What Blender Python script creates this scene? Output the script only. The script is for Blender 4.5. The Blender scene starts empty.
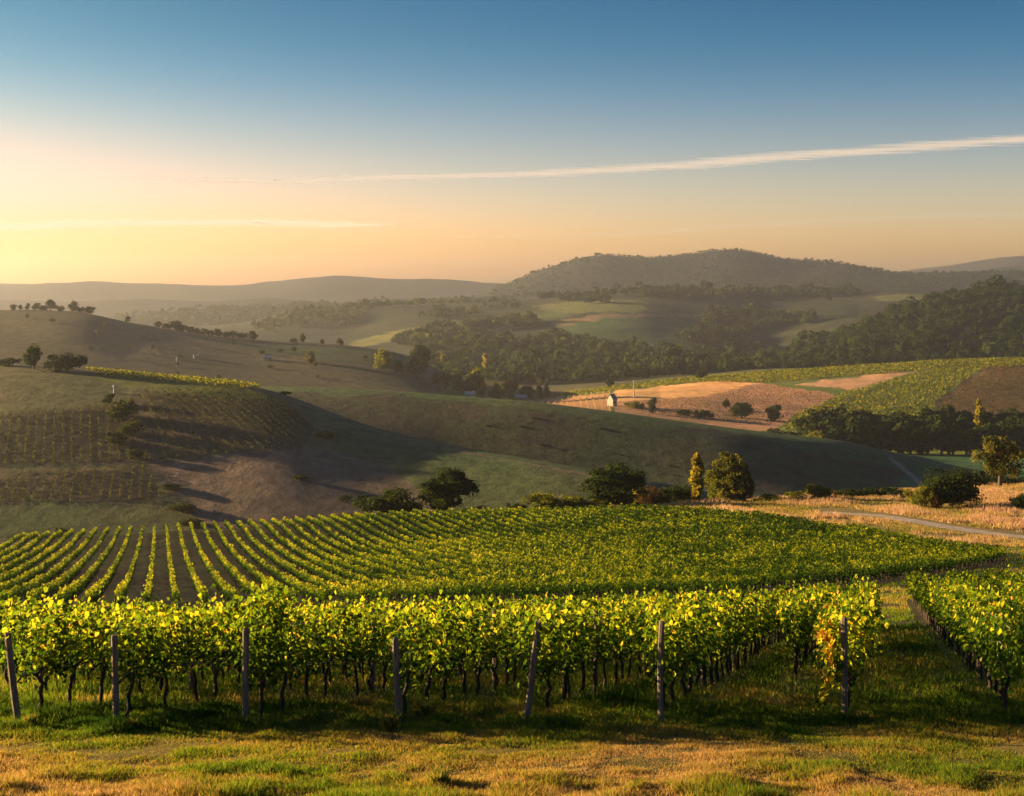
import bpy, math, random
import numpy as np
from mathutils import Matrix, Vector
R = math.radians
# ------------------------------------------------------------------ camera, light, exposure
F, HY, CX = 1407.0, 290.0, 512.0          # focal length in pixels, eye level row, centre column
sc = bpy.context.scene
COL = sc.collection
cd = bpy.data.cameras.new('camera'); cam = bpy.data.objects.new('camera', cd); COL.objects.link(cam)
cd.sensor_width = 36; cd.lens = 36 * F / 1024; cd.shift_y = -(398 - HY) / 1024
cd.clip_start = 0.5; cd.clip_end = 200000
cam.location = (0, 0, 0); cam.rotation_euler = (R(90), 0, 0)
sc.camera = cam

SUN_EL, SUN_AZ = R(11), R(-73)            # azimuth from +Y towards +X (negative: left)
w = bpy.data.worlds.new('World'); sc.world = w; w.use_nodes = True
nt = w.node_tree; nt.nodes.clear()
N = nt.nodes.new; L = nt.links.new
out = N('ShaderNodeOutputWorld'); bg = N('ShaderNodeBackground'); sky = N('ShaderNodeTexSky')
sky.sky_type = 'NISHITA'; sky.sun_disc = False; sky.sun_elevation = SUN_EL; sky.sun_rotation = SUN_AZ
sky.air_density = 1.0; sky.dust_density = 1.6; sky.ozone_density = 2.0; sky.altitude = 100
tc = N('ShaderNodeTexCoord'); sp = N('ShaderNodeSeparateXYZ'); L(tc.outputs['Generated'], sp.inputs[0])
# the evening sky deepens faster with height than the clear-air model gives: tint by elevation, lifted again overhead for fill
mr = N('ShaderNodeMapRange'); L(sp.outputs['Z'], mr.inputs['Value'])
mr.inputs['From Min'].default_value = -0.02; mr.inputs['From Max'].default_value = 1.0
rp = N('ShaderNodeValToRGB'); L(mr.outputs[0], rp.inputs[0])
rp.color_ramp.interpolation = 'B_SPLINE'
SKYRAMP = [(0.0, (1.80, .93, .38)), (0.0408, (1.70, .92, .40)), (0.0753, (1.14, .76, .66)), (0.1161, (.72, .52, .55)), (0.1647, (0.19, 0.34, 0.45)), (0.2133, (.075, .25, .335)), (0.3137, (0.02, 0.17, 0.31)), (0.55, (0.16, 0.3, 0.42)), (1.0, (0.22, 0.36, 0.46))]  # topmost stops, out of frame, raised again as added bluish ambient fill
els = rp.color_ramp.elements
while len(els) < len(SKYRAMP): els.new(0.5)
for e, (p, c) in zip(els, SKYRAMP): e.position = p; e.color = (*[v / 2 for v in c], 1)
mx = N('ShaderNodeMix'); mx.data_type = 'RGBA'; mx.blend_type = 'MULTIPLY'; mx.inputs['Factor'].default_value = 1
# contrast per channel: the side away from the sun falls off to a deeper blue
sx = N('ShaderNodeSeparateColor'); cx_ = N('ShaderNodeCombineColor'); L(sky.outputs[0], sx.inputs[0])
for k, g_ in enumerate((1.65, 1.40, 1.08)):
    d1 = N('ShaderNodeMath'); d1.operation = 'DIVIDE'; L(sx.outputs[k], d1.inputs[0]); d1.inputs[1].default_value = 3
    p1 = N('ShaderNodeMath'); p1.operation = 'POWER'; L(d1.outputs[0], p1.inputs[0]); p1.inputs[1].default_value = g_
    m1_ = N('ShaderNodeMath'); m1_.operation = 'MULTIPLY'; L(p1.outputs[0], m1_.inputs[0]); m1_.inputs[1].default_value = 6; L(m1_.outputs[0], cx_.inputs[k])
L(cx_.outputs[0], mx.inputs['A']); L(rp.outputs[0], mx.inputs['B'])
# the glow near the sun rolls off softly instead of clipping
s2 = N('ShaderNodeSeparateColor'); c2_ = N('ShaderNodeCombineColor'); L(mx.outputs['Result'], s2.inputs[0])
for k, (lim, ds) in enumerate(((4.2, .8), (2.75, 1.3), (2.3, .8))):
    m2_ = N('ShaderNodeMath'); m2_.operation = 'SMOOTH_MIN'; L(s2.outputs[k], m2_.inputs[0]); m2_.inputs[1].default_value = lim; m2_.inputs[2].default_value = ds; L(m2_.outputs[0], c2_.inputs[k])
L(c2_.outputs[0], bg.inputs['Color']); bg.inputs['Strength'].default_value = 0.078
L(bg.outputs[0], out.inputs['Surface'])

sd = bpy.data.lights.new('sun', 'SUN'); so = bpy.data.objects.new('sun', sd); COL.objects.link(so)
sd.energy = 5.0; sd.angle = R(0.6); sd.color = (1.0, .71, .35)
dv = Vector((math.sin(SUN_AZ) * math.cos(SUN_EL), math.cos(SUN_AZ) * math.cos(SUN_EL), math.sin(SUN_EL)))
so.rotation_euler = dv.to_track_quat('Z', 'Y').to_euler()
so.location = (-50, 20, 30)
sc.view_settings.view_transform = 'Standard'; sc.view_settings.look = 'None'
sc.view_settings.exposure = 1.95; sc.view_settings.gamma = 1
cy = sc.cycles
cy.use_denoising = True
cy.max_bounces = 6; cy.diffuse_bounces = 2; cy.glossy_bounces = 1; cy.transmission_bounces = 3
cy.volume_bounces = 1; cy.transparent_max_bounces = 6
HAZE = 0.54e-4

rng = np.random.default_rng(7); random.seed(7)
# ------------------------------------------------------------------ helpers
def smooth(t): t = np.clip(t, 0, 1); return t * t * (3 - 2 * t)
_tab = np.random.default_rng(3).random((256, 256))
def vnoise(x, y):
    xi = np.floor(x).astype(int); yi = np.floor(y).astype(int); fx = smooth(x - xi); fy = smooth(y - yi)
    a = _tab[xi % 256, yi % 256]; b = _tab[(xi + 1) % 256, yi % 256]; c = _tab[xi % 256, (yi + 1) % 256]; d = _tab[(xi + 1) % 256, (yi + 1) % 256]
    return (a * (1 - fx) + b * fx) * (1 - fy) + (c * (1 - fx) + d * fx) * fy - .5
def fbm(x, y, o=4):
    s = 0; a = 1.
    for i in range(o): s = s + a * vnoise(x * 2 ** i + 17.3 * i, y * 2 ** i + 5.1 * i); a *= .5
    return s
def tag(o, label=None, cat=None, group=None, kind=None):
    for k, v in (('label', label), ('category', cat), ('group', group), ('kind', kind)):
        if v: o[k] = v
    return o
def mesh(name, V, Fs, mats, tint=None, smooth_=False, fmat=None, vcol=None):
    """V (n,3); Fs = list of (m,k) index arrays; tint per face; vcol per vertex rgb"""
    me = bpy.data.meshes.new(name); V = np.asarray(V, dtype=np.float32)
    Fs = [np.asarray(f, dtype=np.int32) for f in Fs if len(f)]
    me.vertices.add(len(V)); me.vertices.foreach_set('co', V.ravel())
    nl = sum(f.size for f in Fs); npoly = sum(len(f) for f in Fs)
    me.loops.add(nl); me.loops.foreach_set('vertex_index', np.concatenate([f.ravel() for f in Fs]))
    me.polygons.add(npoly)
    tot = np.concatenate([np.full(len(f), f.shape[1], dtype=np.int32) for f in Fs])
    st = np.concatenate([[0], np.cumsum(tot)[:-1]]).astype(np.int32)
    me.polygons.foreach_set('loop_start', st); me.polygons.foreach_set('loop_total', tot)
    for m in (mats if isinstance(mats, (list, tuple)) else [mats]): me.materials.append(m)
    if fmat is not None: me.polygons.foreach_set('material_index', np.asarray(fmat, dtype=np.int32))
    me.polygons.foreach_set('use_smooth', np.full(npoly, smooth_, dtype=bool))
    if tint is not None:
        a = me.attributes.new('tint', 'FLOAT', 'FACE'); a.data.foreach_set('value', np.asarray(tint, dtype=np.float32))
    if vcol is not None:
        a = me.attributes.new('col', 'FLOAT_COLOR', 'POINT')
        c = np.ones((len(V), 4), dtype=np.float32); c[:, :3] = vcol; a.data.foreach_set('color', c.ravel())
    me.update(calc_edges=True); me.validate()
    return me
def obj(name, me, parent=None, loc=(0, 0, 0), rot=(0, 0, 0)):
    o = bpy.data.objects.new(name, me); COL.objects.link(o); o.parent = parent; o.location = loc; o.rotation_euler = rot
    return o
def empty(name, loc, rz=0): 
    o = obj(name, None, None, loc, (0, 0, rz)); o.empty_display_size = .3; return o
def tubes(paths, n=6):
    """paths: list of (points, radii) -> V, F quads (plus end caps)"""
    V = []; Q = []; base = 0
    for pts, rad in paths:
        pts = np.asarray(pts, float); k = len(pts)
        d = np.gradient(pts, axis=0); d /= np.linalg.norm(d, axis=1)[:, None] + 1e-9
        ref = np.array([0.31, 0.9, 0.2]); a = np.cross(d, ref); a /= np.linalg.norm(a, axis=1)[:, None] + 1e-9
        b = np.cross(d, a); th = np.linspace(0, 2 * np.pi, n, endpoint=False)
        ring = pts[:, None] + np.asarray(rad)[:, None, None] * (np.cos(th)[None, :, None] * a[:, None] + np.sin(th)[None, :, None] * b[:, None])
        V.append(ring.reshape(-1, 3)); V.append(pts[[-1]])
        i, j = np.meshgrid(np.arange(k - 1), np.arange(n), indexing='ij'); j2 = (j + 1) % n
        Q.append(np.stack([base + i * n + j, base + i * n + j2, base + (i + 1) * n + j2, base + (i + 1) * n + j], -1).reshape(-1, 4))
        t = base + k * n; jj = np.arange(0, n - 1, 2)
        Q.append(np.stack([base + (k - 1) * n + jj, base + (k - 1) * n + jj + 1, base + (k - 1) * n + (jj + 2) % n, np.full(len(jj), t)], -1))
        base += k * n + 1
    return np.concatenate(V), np.concatenate(Q)
def unit(v): return v / (np.linalg.norm(v, axis=-1, keepdims=True) + 1e-9)
def frames(nrm):
    """random in-plane frames for normals (n,3)"""
    n = len(nrm); r = unit(rng.normal(size=(n, 3))); u = unit(np.cross(nrm, r)); v = np.cross(nrm, u); return u, v
def quads(C, nrm, s, asp=1.0):
    u, v = frames(nrm); s = np.asarray(s)[:, None]; u = u * s; v = v * s * asp
    bend = nrm * s * rng.uniform(-.35, .35, (len(C), 1))
    V = np.stack([C - u, C - v + bend, C + u, C + v + bend], 1).reshape(-1, 3)
    return V, np.arange(len(C) * 4).reshape(-1, 4)
def leaves(C, nrm, s):
    """lobed folded leaf: 2 quads about the midrib"""
    u, v = frames(nrm); s = np.asarray(s)[:, None]; fold = rng.uniform(.05, .4, (len(C), 1))
    n = nrm * s
    P = [C - v * s * .9, C + u * s * 1.0 - v * s * .35 + n * fold, C + u * s * .62 + v * s * .55 + n * fold * .6,
         C + v * s * 1.05 - n * .15, C - u * s * .62 + v * s * .55 + n * fold * .6, C - u * s * 1.0 - v * s * .35 + n * fold]
    V = np.stack(P, 1).reshape(-1, 3); b = np.arange(len(C))[:, None] * 6
    return V, np.concatenate([b + np.array([[0, 1, 2, 3]]), b + np.array([[0, 3, 4, 5]])])
# ------------------------------------------------------------------ materials
def newmat(name):
    m = bpy.data.materials.new(name); m.use_nodes = True; t = m.node_tree; t.nodes.clear(); return m, t, t.nodes.new, t.links.new
def ramp(t, stops, inp):
    r = t.nodes.new('ShaderNodeValToRGB'); e = r.color_ramp.elements
    while len(e) < len(stops): e.new(.5)
    for a, (p, c) in zip(e, stops): a.position = p; a.color = (*c, 1)
    t.links.new(inp, r.inputs[0]); return r.outputs[0]
def leafmat(name, stops, tstops, trans=.5, rough=.75, spec=.04):
    m, t, n, l = newmat(name)
    at = n('ShaderNodeAttribute'); at.attribute_name = 'tint'
    c = ramp(t, stops, at.outputs['Fac']); c2 = ramp(t, tstops, at.outputs['Fac'])
    p = n('ShaderNodeBsdfPrincipled'); p.inputs['Roughness'].default_value = rough; p.inputs['Specular IOR Level'].default_value = spec
    l(c, p.inputs['Base Color']); tr = n('ShaderNodeBsdfTranslucent'); l(c2, tr.inputs['Color'])
    mi = n('ShaderNodeMixShader'); mi.inputs[0].default_value = trans; l(p.outputs[0], mi.inputs[1]); l(tr.outputs[0], mi.inputs[2])
    o = n('ShaderNodeOutputMaterial'); l(mi.outputs[0], o.inputs['Surface']); return m
M = {}
M['vine'] = leafmat('vine_leaf', [(0, (.010, .030, .004)), (.5, (.032, .075, .007)), (.82, (.13, .15, .012)), (.94, (.34, .26, .02)), (1, (.40, .22, .03))],
                    [(0, (.03, .09, .005)), (.45, (.20, .27, .009)), (.78, (.65, .56, .02)), (.92, (.9, .6, .03)), (1, (.85, .42, .03))], .55)
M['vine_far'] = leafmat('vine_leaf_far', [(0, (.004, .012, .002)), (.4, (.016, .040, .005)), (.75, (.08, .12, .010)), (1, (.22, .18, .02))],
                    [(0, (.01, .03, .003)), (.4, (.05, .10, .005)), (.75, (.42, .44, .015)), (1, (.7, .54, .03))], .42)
M['oak'] = leafmat('dark_green_foliage', [(0, (.012, .020, .006)), (.6, (.026, .042, .009)), (1, (.08, .09, .016))],
                   [(0, (.02, .035, .006)), (.6, (.07, .10, .01)), (1, (.28, .26, .02))], .3)
M['lime'] = leafmat('yellow_green_foliage', [(0, (.02, .035, .008)), (.5, (.07, .085, .012)), (1, (.28, .22, .03))],
                    [(0, (.06, .09, .008)), (.5, (.30, .30, .015)), (1, (.7, .5, .03))], .45)
M['autumn'] = leafmat('autumn_foliage', [(0, (.015, .024, .007)), (.5, (.06, .065, .012)), (1, (.24, .17, .03))],
                      [(0, (.03, .045, .008)), (.5, (.24, .23, .015)), (1, (.6, .42, .03))], .4)
M['russet'] = leafmat('russet_foliage', [(0, (.03, .022, .01)), (1, (.14, .065, .025))], [(0, (.08, .05, .015)), (1, (.34, .17, .03))], .35)
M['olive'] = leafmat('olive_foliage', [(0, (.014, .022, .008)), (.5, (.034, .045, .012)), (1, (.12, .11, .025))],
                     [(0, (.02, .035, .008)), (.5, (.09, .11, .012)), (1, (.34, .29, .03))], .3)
M['gold'] = leafmat('golden_foliage', [(0, (.08, .075, .012)), (1, (.36, .28, .03))], [(0, (.3, .26, .015)), (1, (.8, .62, .03))], .55)
M['grass'] = leafmat('grass_blade', [(0, (.016, .045, .008)), (.45, (.08, .135, .018)), (.75, (.24, .19, .04)), (1, (.40, .25, .10))],
                     [(0, (.04, .10, .008)), (.45, (.24, .34, .014)), (.7, (.50, .34, .03)), (1, (.6, .36, .11))], .45)
M['straw'] = leafmat('dry_grass_blade', [(0, (.13, .12, .03)), (.3, (.32, .22, .08)), (1, (.52, .32, .20))],
                     [(0, (.3, .28, .04)), (.3, (.6, .4, .1)), (1, (.75, .45, .25))], .4)
def solid(name, stops, scale=6, stretch=(1, 1, 1), bump=.4, rough=.85):
    m, t, n, l = newmat(name)
    co = n('ShaderNodeTexCoord'); mp = n('ShaderNodeMapping'); mp.inputs['Scale'].default_value = stretch; l(co.outputs['Object'], mp.inputs[0])
    no = n('ShaderNodeTexNoise'); no.inputs['Scale'].default_value = scale; no.inputs['Detail'].default_value = 6; no.inputs['Roughness'].default_value = .65; l(mp.outputs[0], no.inputs['Vector'])
    c = ramp(t, stops, no.outputs['Fac'])
    p = n('ShaderNodeBsdfPrincipled'); p.inputs['Roughness'].default_value = rough; p.inputs['Specular IOR Level'].default_value = .2; l(c, p.inputs['Base Color'])
    b = n('ShaderNodeBump'); b.inputs['Strength'].default_value = bump; b.inputs['Distance'].default_value = .05; l(no.outputs['Fac'], b.inputs['Height']); l(b.outputs[0], p.inputs['Normal'])
    o = n('ShaderNodeOutputMaterial'); l(p.outputs[0], o.inputs['Surface']); return m
M['post'] = solid('weathered_wood', [(.3, (.07, .05, .035)), (.5, (.17, .13, .095)), (.7, (.27, .21, .155))], 5, (6, 6, .6), .8)
M['bark'] = solid('vine_bark', [(.3, (.02, .014, .01)), (.7, (.075, .052, .035))], 14, (3, 3, .6), .8)
M['trunk'] = solid('tree_bark', [(.3, (.04, .03, .02)), (.7, (.13, .10, .075))], 3, (3, 3, .6), .8)
M['wire'] = solid('galvanised_wire', [(0, (.2, .2, .2)), (1, (.35, .35, .35))], 3, bump=0, rough=.5)
M['plaster'] = solid('white_plaster', [(.3, (.26, .23, .19)), (.7, (.38, .34, .28))], 1.5, bump=.1)
M['tile'] = solid('roof_tile', [(.3, (.22, .12, .08)), (.7, (.34, .20, .13))], 2, bump=.3)
M['paleroof'] = solid('pale_sheet_roof', [(.3, (.30, .28, .25)), (.7, (.42, .40, .36))], 1, bump=.1)
M['greyroof'] = solid('grey_slate_roof', [(.3, (.10, .11, .12)), (.7, (.17, .18, .19))], 1, bump=.1)
M['glass'] = solid('dark_window_glass', [(0, (.02, .025, .03)), (1, (.03, .035, .04))], 1, bump=0, rough=.15)
M['door'] = solid('brown_door_paint', [(.3, (.09, .05, .03)), (.7, (.14, .08, .05))], 2, bump=.1)
def groundmat(name, s1, s2, b1, bdist):
    m, t, n, l = newmat(name)
    at = n('ShaderNodeAttribute'); at.attribute_name = 'col'
    g = n('ShaderNodeNewGeometry')
    a = n('ShaderNodeTexNoise'); a.inputs['Scale'].default_value = s1; a.inputs['Detail'].default_value = 8; a.inputs['Roughness'].default_value = .68; l(g.outputs['Position'], a.inputs['Vector'])
    b = n('ShaderNodeTexNoise'); b.inputs['Scale'].default_value = s2; b.inputs['Detail'].default_value = 4; l(g.outputs['Position'], b.inputs['Vector'])
    k = ramp(t, [(.25, (.45, .42, .40)), (.5, (1, 1, 1)), (.75, (1.6, 1.5, 1.35))], a.outputs['Fac'])
    k2 = ramp(t, [(.3, (.75, .82, .70)), (.7, (1.25, 1.15, 1.1))], b.outputs['Fac'])
    m1 = n('ShaderNodeMix'); m1.data_type = 'RGBA'; m1.blend_type = 'MULTIPLY'; m1.inputs['Factor'].default_value = 1; l(at.outputs['Color'], m1.inputs['A']); l(k, m1.inputs['B'])
    m2 = n('ShaderNodeMix'); m2.data_type = 'RGBA'; m2.blend_type = 'MULTIPLY'; m2.inputs['Factor'].default_value = 1; l(m1.outputs['Result'], m2.inputs['A']); l(k2, m2.inputs['B'])
    p = n('ShaderNodeBsdfPrincipled'); p.inputs['Roughness'].default_value = .95; p.inputs['Specular IOR Level'].default_value = .1; l(m2.outputs['Result'], p.inputs['Base Color'])
    bu = n('ShaderNodeBump'); bu.inputs['Strength'].default_value = b1; bu.inputs['Distance'].default_value = bdist; l(a.outputs['Fac'], bu.inputs['Height']); l(bu.outputs[0], p.inputs['Normal'])
    o = n('ShaderNodeOutputMaterial'); l(p.outputs[0], o.inputs['Surface']); return m
# ------------------------------------------------------------------ terrain: cross-valley profile lines -> one height field
# each line: depth knots and row (p) or height (z) knots across the valley
def ln(kind, Y, v): return kind, Y, v
CUR = [
 ln('z', {0: 1}, {0: -2.0}), ln('z', {0: 4}, {0: -3.0}), ln('z', {0: 12}, {0: -5.05}), ln('z', {0: 17}, {0: -6.25}), ln('z', {0: 19.6}, {0: -6.72}),
 ln('z', {0: 21.8}, {0: -7.05}), ln('p', {0: 24}, {0: 719, 300: 722, 1024: 722}),
 ln('p', {0: 40}, {0: 680, 300: 676, 600: 668, 900: 655, 1100: 650}),
 ln('p', {0: 62}, {0: 655, 300: 648, 600: 638, 900: 626, 1100: 618}),
 ln('p', {0: 90}, {0: 628, 300: 622, 600: 612, 900: 602, 1100: 597}),
 ln('p', {0: 130}, {0: 603, 300: 600, 600: 592, 900: 581, 1100: 576}),
 ln('p', {0: 170}, {0: 583, 300: 577, 600: 568, 900: 563, 1100: 559}),
 ln('p', {0: 230}, {0: 559, 300: 549, 600: 538, 900: 535, 1024: 538, 1100: 540}),
 ln('p', {0: 290, 400: 290, 600: 300, 700: 320, 768: 340, 900: 380, 1024: 400}, {-100: 546, 0: 542, 180: 531, 300: 524, 400: 517, 500: 514, 600: 511, 700: 503, 768: 500, 900: 490, 1024: 482, 1200: 478}),
 ln('z', {0: 400, 600: 405, 700: 430, 900: 520, 1024: 560}, {0: -86, 1024: -86}),
 ln('p', {-200: 680, 0: 650, 60: 640, 240: 620, 310: 605, 370: 590, 450: 560, 560: 520, 650: 500, 720: 510, 800: 600, 1024: 640},
         {-400: 352, -200: 358, 0: 365, 60: 368, 140: 375, 240: 384, 270: 390, 310: 405, 370: 428, 450: 447, 560: 467, 650: 484, 720: 499, 800: 503, 1024: 492}),
 ln('p', {0: 760, 240: 735, 310: 715, 400: 695, 450: 685, 560: 668, 650: 660, 720: 650, 800: 660, 905: 710, 1024: 730},
         {0: 395, 240: 407, 310: 425, 400: 453, 450: 472, 560: 494, 650: 503, 720: 505, 830: 500, 905: 486, 1024: 482}),
 ln('p', {0: 880, 240: 850, 400: 810, 520: 785, 640: 765, 740: 755, 870: 775, 905: 800, 960: 850, 1024: 860},
         {0: 403, 180: 392, 240: 386, 330: 388, 400: 392, 520: 401, 640: 417, 740: 432, 830: 442, 870: 450, 905: 463, 960: 466, 1024: 464}),
 ln('z', {0: 1040}, {0: -118}),
 ln('p', {0: 1250}, {-300: 400, 0: 402, 200: 406, 400: 412, 500: 413, 620: 412, 740: 420, 850: 424, 1024: 424}),
 ln('p', {0: 1700}, {-400: 305, 0: 312, 40: 311, 70: 312, 85: 311, 110: 321, 160: 329, 200: 336, 250: 341, 330: 345, 400: 353, 430: 365, 460: 388, 520: 399, 540: 398, 600: 388, 640: 384, 700: 377, 760: 373, 850: 368, 940: 362, 1024: 358, 1300: 348}),
 ln('p', {0: 2150}, {0: 345, 250: 357, 350: 362, 430: 375, 500: 379, 600: 379, 700: 373, 760: 372, 850: 371, 1024: 365}),
 ln('p', {0: 2800}, {0: 335, 200: 338, 300: 350, 400: 352, 440: 345, 500: 350, 600: 352, 700: 353, 760: 366, 800: 352, 850: 333, 900: 309, 950: 296, 1000: 292, 1024: 294, 1200: 300}),
 ln('p', {0: 3350}, {0: 330, 116: 332, 230: 334, 350: 338, 400: 330, 500: 328, 560: 322, 600: 318, 640: 318, 700: 330, 760: 341, 850: 322, 1024: 318}),
 ln('p', {0: 4300}, {0: 334, 110: 329, 200: 331, 250: 324, 300: 306, 330: 305, 400: 303, 450: 302, 500: 301, 560: 298, 620: 294, 700: 293, 760: 294, 850: 294, 900: 292, 940: 293, 1024: 300}),
 ln('p', {0: 5000}, {0: 328, 250: 326, 400: 312, 600: 303, 1024: 304}),
 ln('p', {0: 5600}, {0: 316, 90: 318, 130: 313, 175: 308, 220: 310, 265: 307, 310: 302, 350: 306, 400: 303, 480: 303, 600: 293, 740: 288, 1024: 290}),
 ln('p', {0: 6600}, {-200: 298, 0: 298, 60: 302, 130: 298, 200: 303, 270: 297, 330: 300, 390: 296, 440: 301, 480: 297, 520: 280, 560: 266, 585: 257, 610: 258, 645: 262, 690: 258, 715: 252, 740: 252, 762: 258, 785: 265, 810: 263, 835: 264, 860: 267, 880: 274, 930: 276, 960: 275, 1024: 273, 1200: 268}),
 ln('p', {0: 7500}, {0: 305, 400: 303, 600: 288, 1024: 287}),
 ln('p', {0: 8600}, {-300: 288, 0: 286, 30: 285, 80: 282, 140: 284, 180: 283, 225: 286, 270: 282, 330: 277, 350: 280, 385: 283, 440: 281, 500: 286, 600: 288, 900: 284, 1000: 267, 1024: 266, 1200: 262}),
 ln('p', {0: 9500}, {0: 289}),
 ln('p', {0: 10600}, {0: 287, 860: 286, 900: 272, 950: 266, 1000: 257, 1024: 255, 1150: 254, 1400: 270}),
 ln('z', {0: 13000}, {0: -200}),
]
def kn(d, u): ks = sorted(d); return np.interp(u, ks, [d[k] for k in ks])
U = np.concatenate([np.arange(-1700, -120, 20), np.arange(-120, 1144, 2.0), np.arange(1144, 2740, 20)])
CY = np.stack([kn(c[1], U) for c in CUR])                      # (nc, nu)
CZ = np.stack([kn(c[2], U) if c[0] == 'z' else -(kn(c[2], U) - HY) * CY[i] / F for i, c in enumerate(CUR)])
# soften each line across the valley so that knots do not crease
ker = np.hanning(49); ker /= ker.sum()
for i in range(len(CUR)):
    if CY[i].mean() > 20: CY[i] = np.convolve(np.pad(CY[i], 24, 'edge'), ker, 'valid'); CZ[i] = np.convolve(np.pad(CZ[i], 24, 'edge'), ker, 'valid')
NR_per = [2, 4, 6, 10, 12, 20, 30, 26, 24, 26, 26, 34, 40, 16, 60, 26, 60, 16, 20, 60, 18, 44, 46, 46, 14, 14, 40, 10, 10, 8, 12, 6]
NR_per = (NR_per + [12] * 50)[:len(CUR) - 1]
def pchip_rows():
    h = np.diff(CY, axis=0); d = np.diff(CZ, axis=0) / h
    m = np.zeros_like(CZ); w1 = 2 * h[1:] + h[:-1]; w2 = h[1:] + 2 * h[:-1]
    same = d[:-1] * d[1:] > 0
    with np.errstate(divide='ignore', invalid='ignore'):
        hm = (w1 + w2) / (w1 / d[:-1] + w2 / d[1:])
    m[1:-1] = np.where(same, hm, 0); m[0] = d[0]; m[-1] = d[-1]
    Ys, Zs = [], []
    for i, n in enumerate(NR_per):
        for t in np.linspace(0, 1, n, endpoint=False):
            h00 = 2 * t ** 3 - 3 * t ** 2 + 1; h10 = t ** 3 - 2 * t ** 2 + t; h01 = -2 * t ** 3 + 3 * t ** 2; h11 = t ** 3 - t ** 2
            Ys.append(CY[i] + t * h[i]); Zs.append(h00 * CZ[i] + h10 * h[i] * m[i] + h01 * CZ[i + 1] + h11 * h[i] * m[i + 1])
    Ys.append(CY[-1]); Zs.append(CZ[-1])
    return np.array(Ys), np.array(Zs)
GY, GZ = pchip_rows()                                            # (nr, nu)
GX = (U[None] - CX) * GY / F
amp = np.interp(GY, [0, 20, 60, 300, 400, 1000, 2200, 4200, 6600, 16000], [.06, .08, .12, .22, .4, .9, 6, 14, 28, 60])
wl = np.interp(GY, [0, 60, 300, 500, 1000, 2200, 6600, 16000], [4, 12, 40, 70, 120, 300, 700, 1500])
# the wavelength only changes with depth so that the noise is continuous
S = np.cumsum(np.concatenate([[0], np.diff(GY.mean(1)) / wl.mean(1)[1:]]))
GZ = GZ + amp * fbm(GX / wl, np.repeat(S[:, None], len(U), 1), 5) * 1.2
# fine bumps on the near bank
GZ += .13 * np.clip((22 - GY) / 3, 0, 1) * fbm(GX / .9, GY / .9, 3)
def hgt(px, Y):
    """ground height at column px, depth Y (arrays)"""
    px = np.atleast_1d(np.asarray(px, float)); Y = np.broadcast_to(np.atleast_1d(np.asarray(Y, float)), px.shape)
    ui = np.clip(np.searchsorted(U, px) - 1, 0, len(U) - 2); fu = (px - U[ui]) / (U[ui + 1] - U[ui]); z = np.zeros(len(px))
    for side, wgt in ((0, 1 - fu), (1, fu)):
        c = ui + side; lo = np.zeros(len(px), int); hi = np.full(len(px), len(GY) - 1)
        for _ in range(11):
            mid = (lo + hi) // 2; g = GY[mid, c] <= Y; lo = np.where(g, mid, lo); hi = np.where(g, hi, mid)
        hi = np.minimum(lo + 1, len(GY) - 1); f = np.clip((Y - GY[lo, c]) / np.maximum(GY[hi, c] - GY[lo, c], 1e-6), 0, 1)
        z += wgt * (GZ[lo, c] * (1 - f) + GZ[hi, c] * f)
    return z
def hxy(x, Y): x = np.atleast_1d(np.asarray(x, float)); Y = np.broadcast_to(np.atleast_1d(np.asarray(Y, float)), x.shape); return hgt(CX + F * x / Y, Y)
def at(px, Y): return np.array([(px - CX) * Y / F, Y, hgt(px, Y)[0]])
def hit(px, py, Y0, Y1):
    Ys = np.linspace(Y0, Y1, 200); p = HY - F * hgt(np.full(200, px), Ys) / Ys
    return Ys[np.argmin(abs(p - py))]
def inpoly(x, y, poly):
    r = np.zeros(np.shape(x), bool); n = len(poly)
    for i in range(n):
        x1, y1 = poly[i]; x2, y2 = poly[(i + 1) % n]
        if y1 == y2: continue
        c = ((y1 > y) != (y2 > y)) & (x < (x2 - x1) * (y - y1) / (y2 - y1) + x1); r ^= c
    return r
PX = np.repeat(U[None], len(GY), 0); PY = HY - F * GZ / GY
# ground colours (true surface colours of fields, soil and grass)
col = np.zeros(GY.shape + (3,)); nz = fbm(GX / 60, GY / 60, 4)[..., None]; nz2 = fbm(GX / 9 + 50, GY / 9, 4)[..., None]
def paint(mask, c, c2=None, n=None):
    c = np.array(c); cc = c if c2 is None else c + (np.array(c2) - c) * np.clip((n if n is not None else nz) * 1.6 + .5, 0, 1)
    cc = np.broadcast_to(cc, col.shape); col[mask] = cc[mask]
jx = PX + fbm(GX / 25, GY / 25, 3) * 6; jy = PY + fbm(GX / 25 + 9, GY / 25, 3) * 3
def field(poly, c, c2, Y0, Y1, n=None): paint(inpoly(jx, jy, poly) & (GY > Y0) & (GY < Y1), c, c2, n)
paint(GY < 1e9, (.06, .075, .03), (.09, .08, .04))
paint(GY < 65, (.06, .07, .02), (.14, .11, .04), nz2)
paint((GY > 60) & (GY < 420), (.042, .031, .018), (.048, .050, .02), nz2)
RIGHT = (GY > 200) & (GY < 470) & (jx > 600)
paint(RIGHT, (.22, .16, .07), (.14, .12, .04), nz2)
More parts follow.
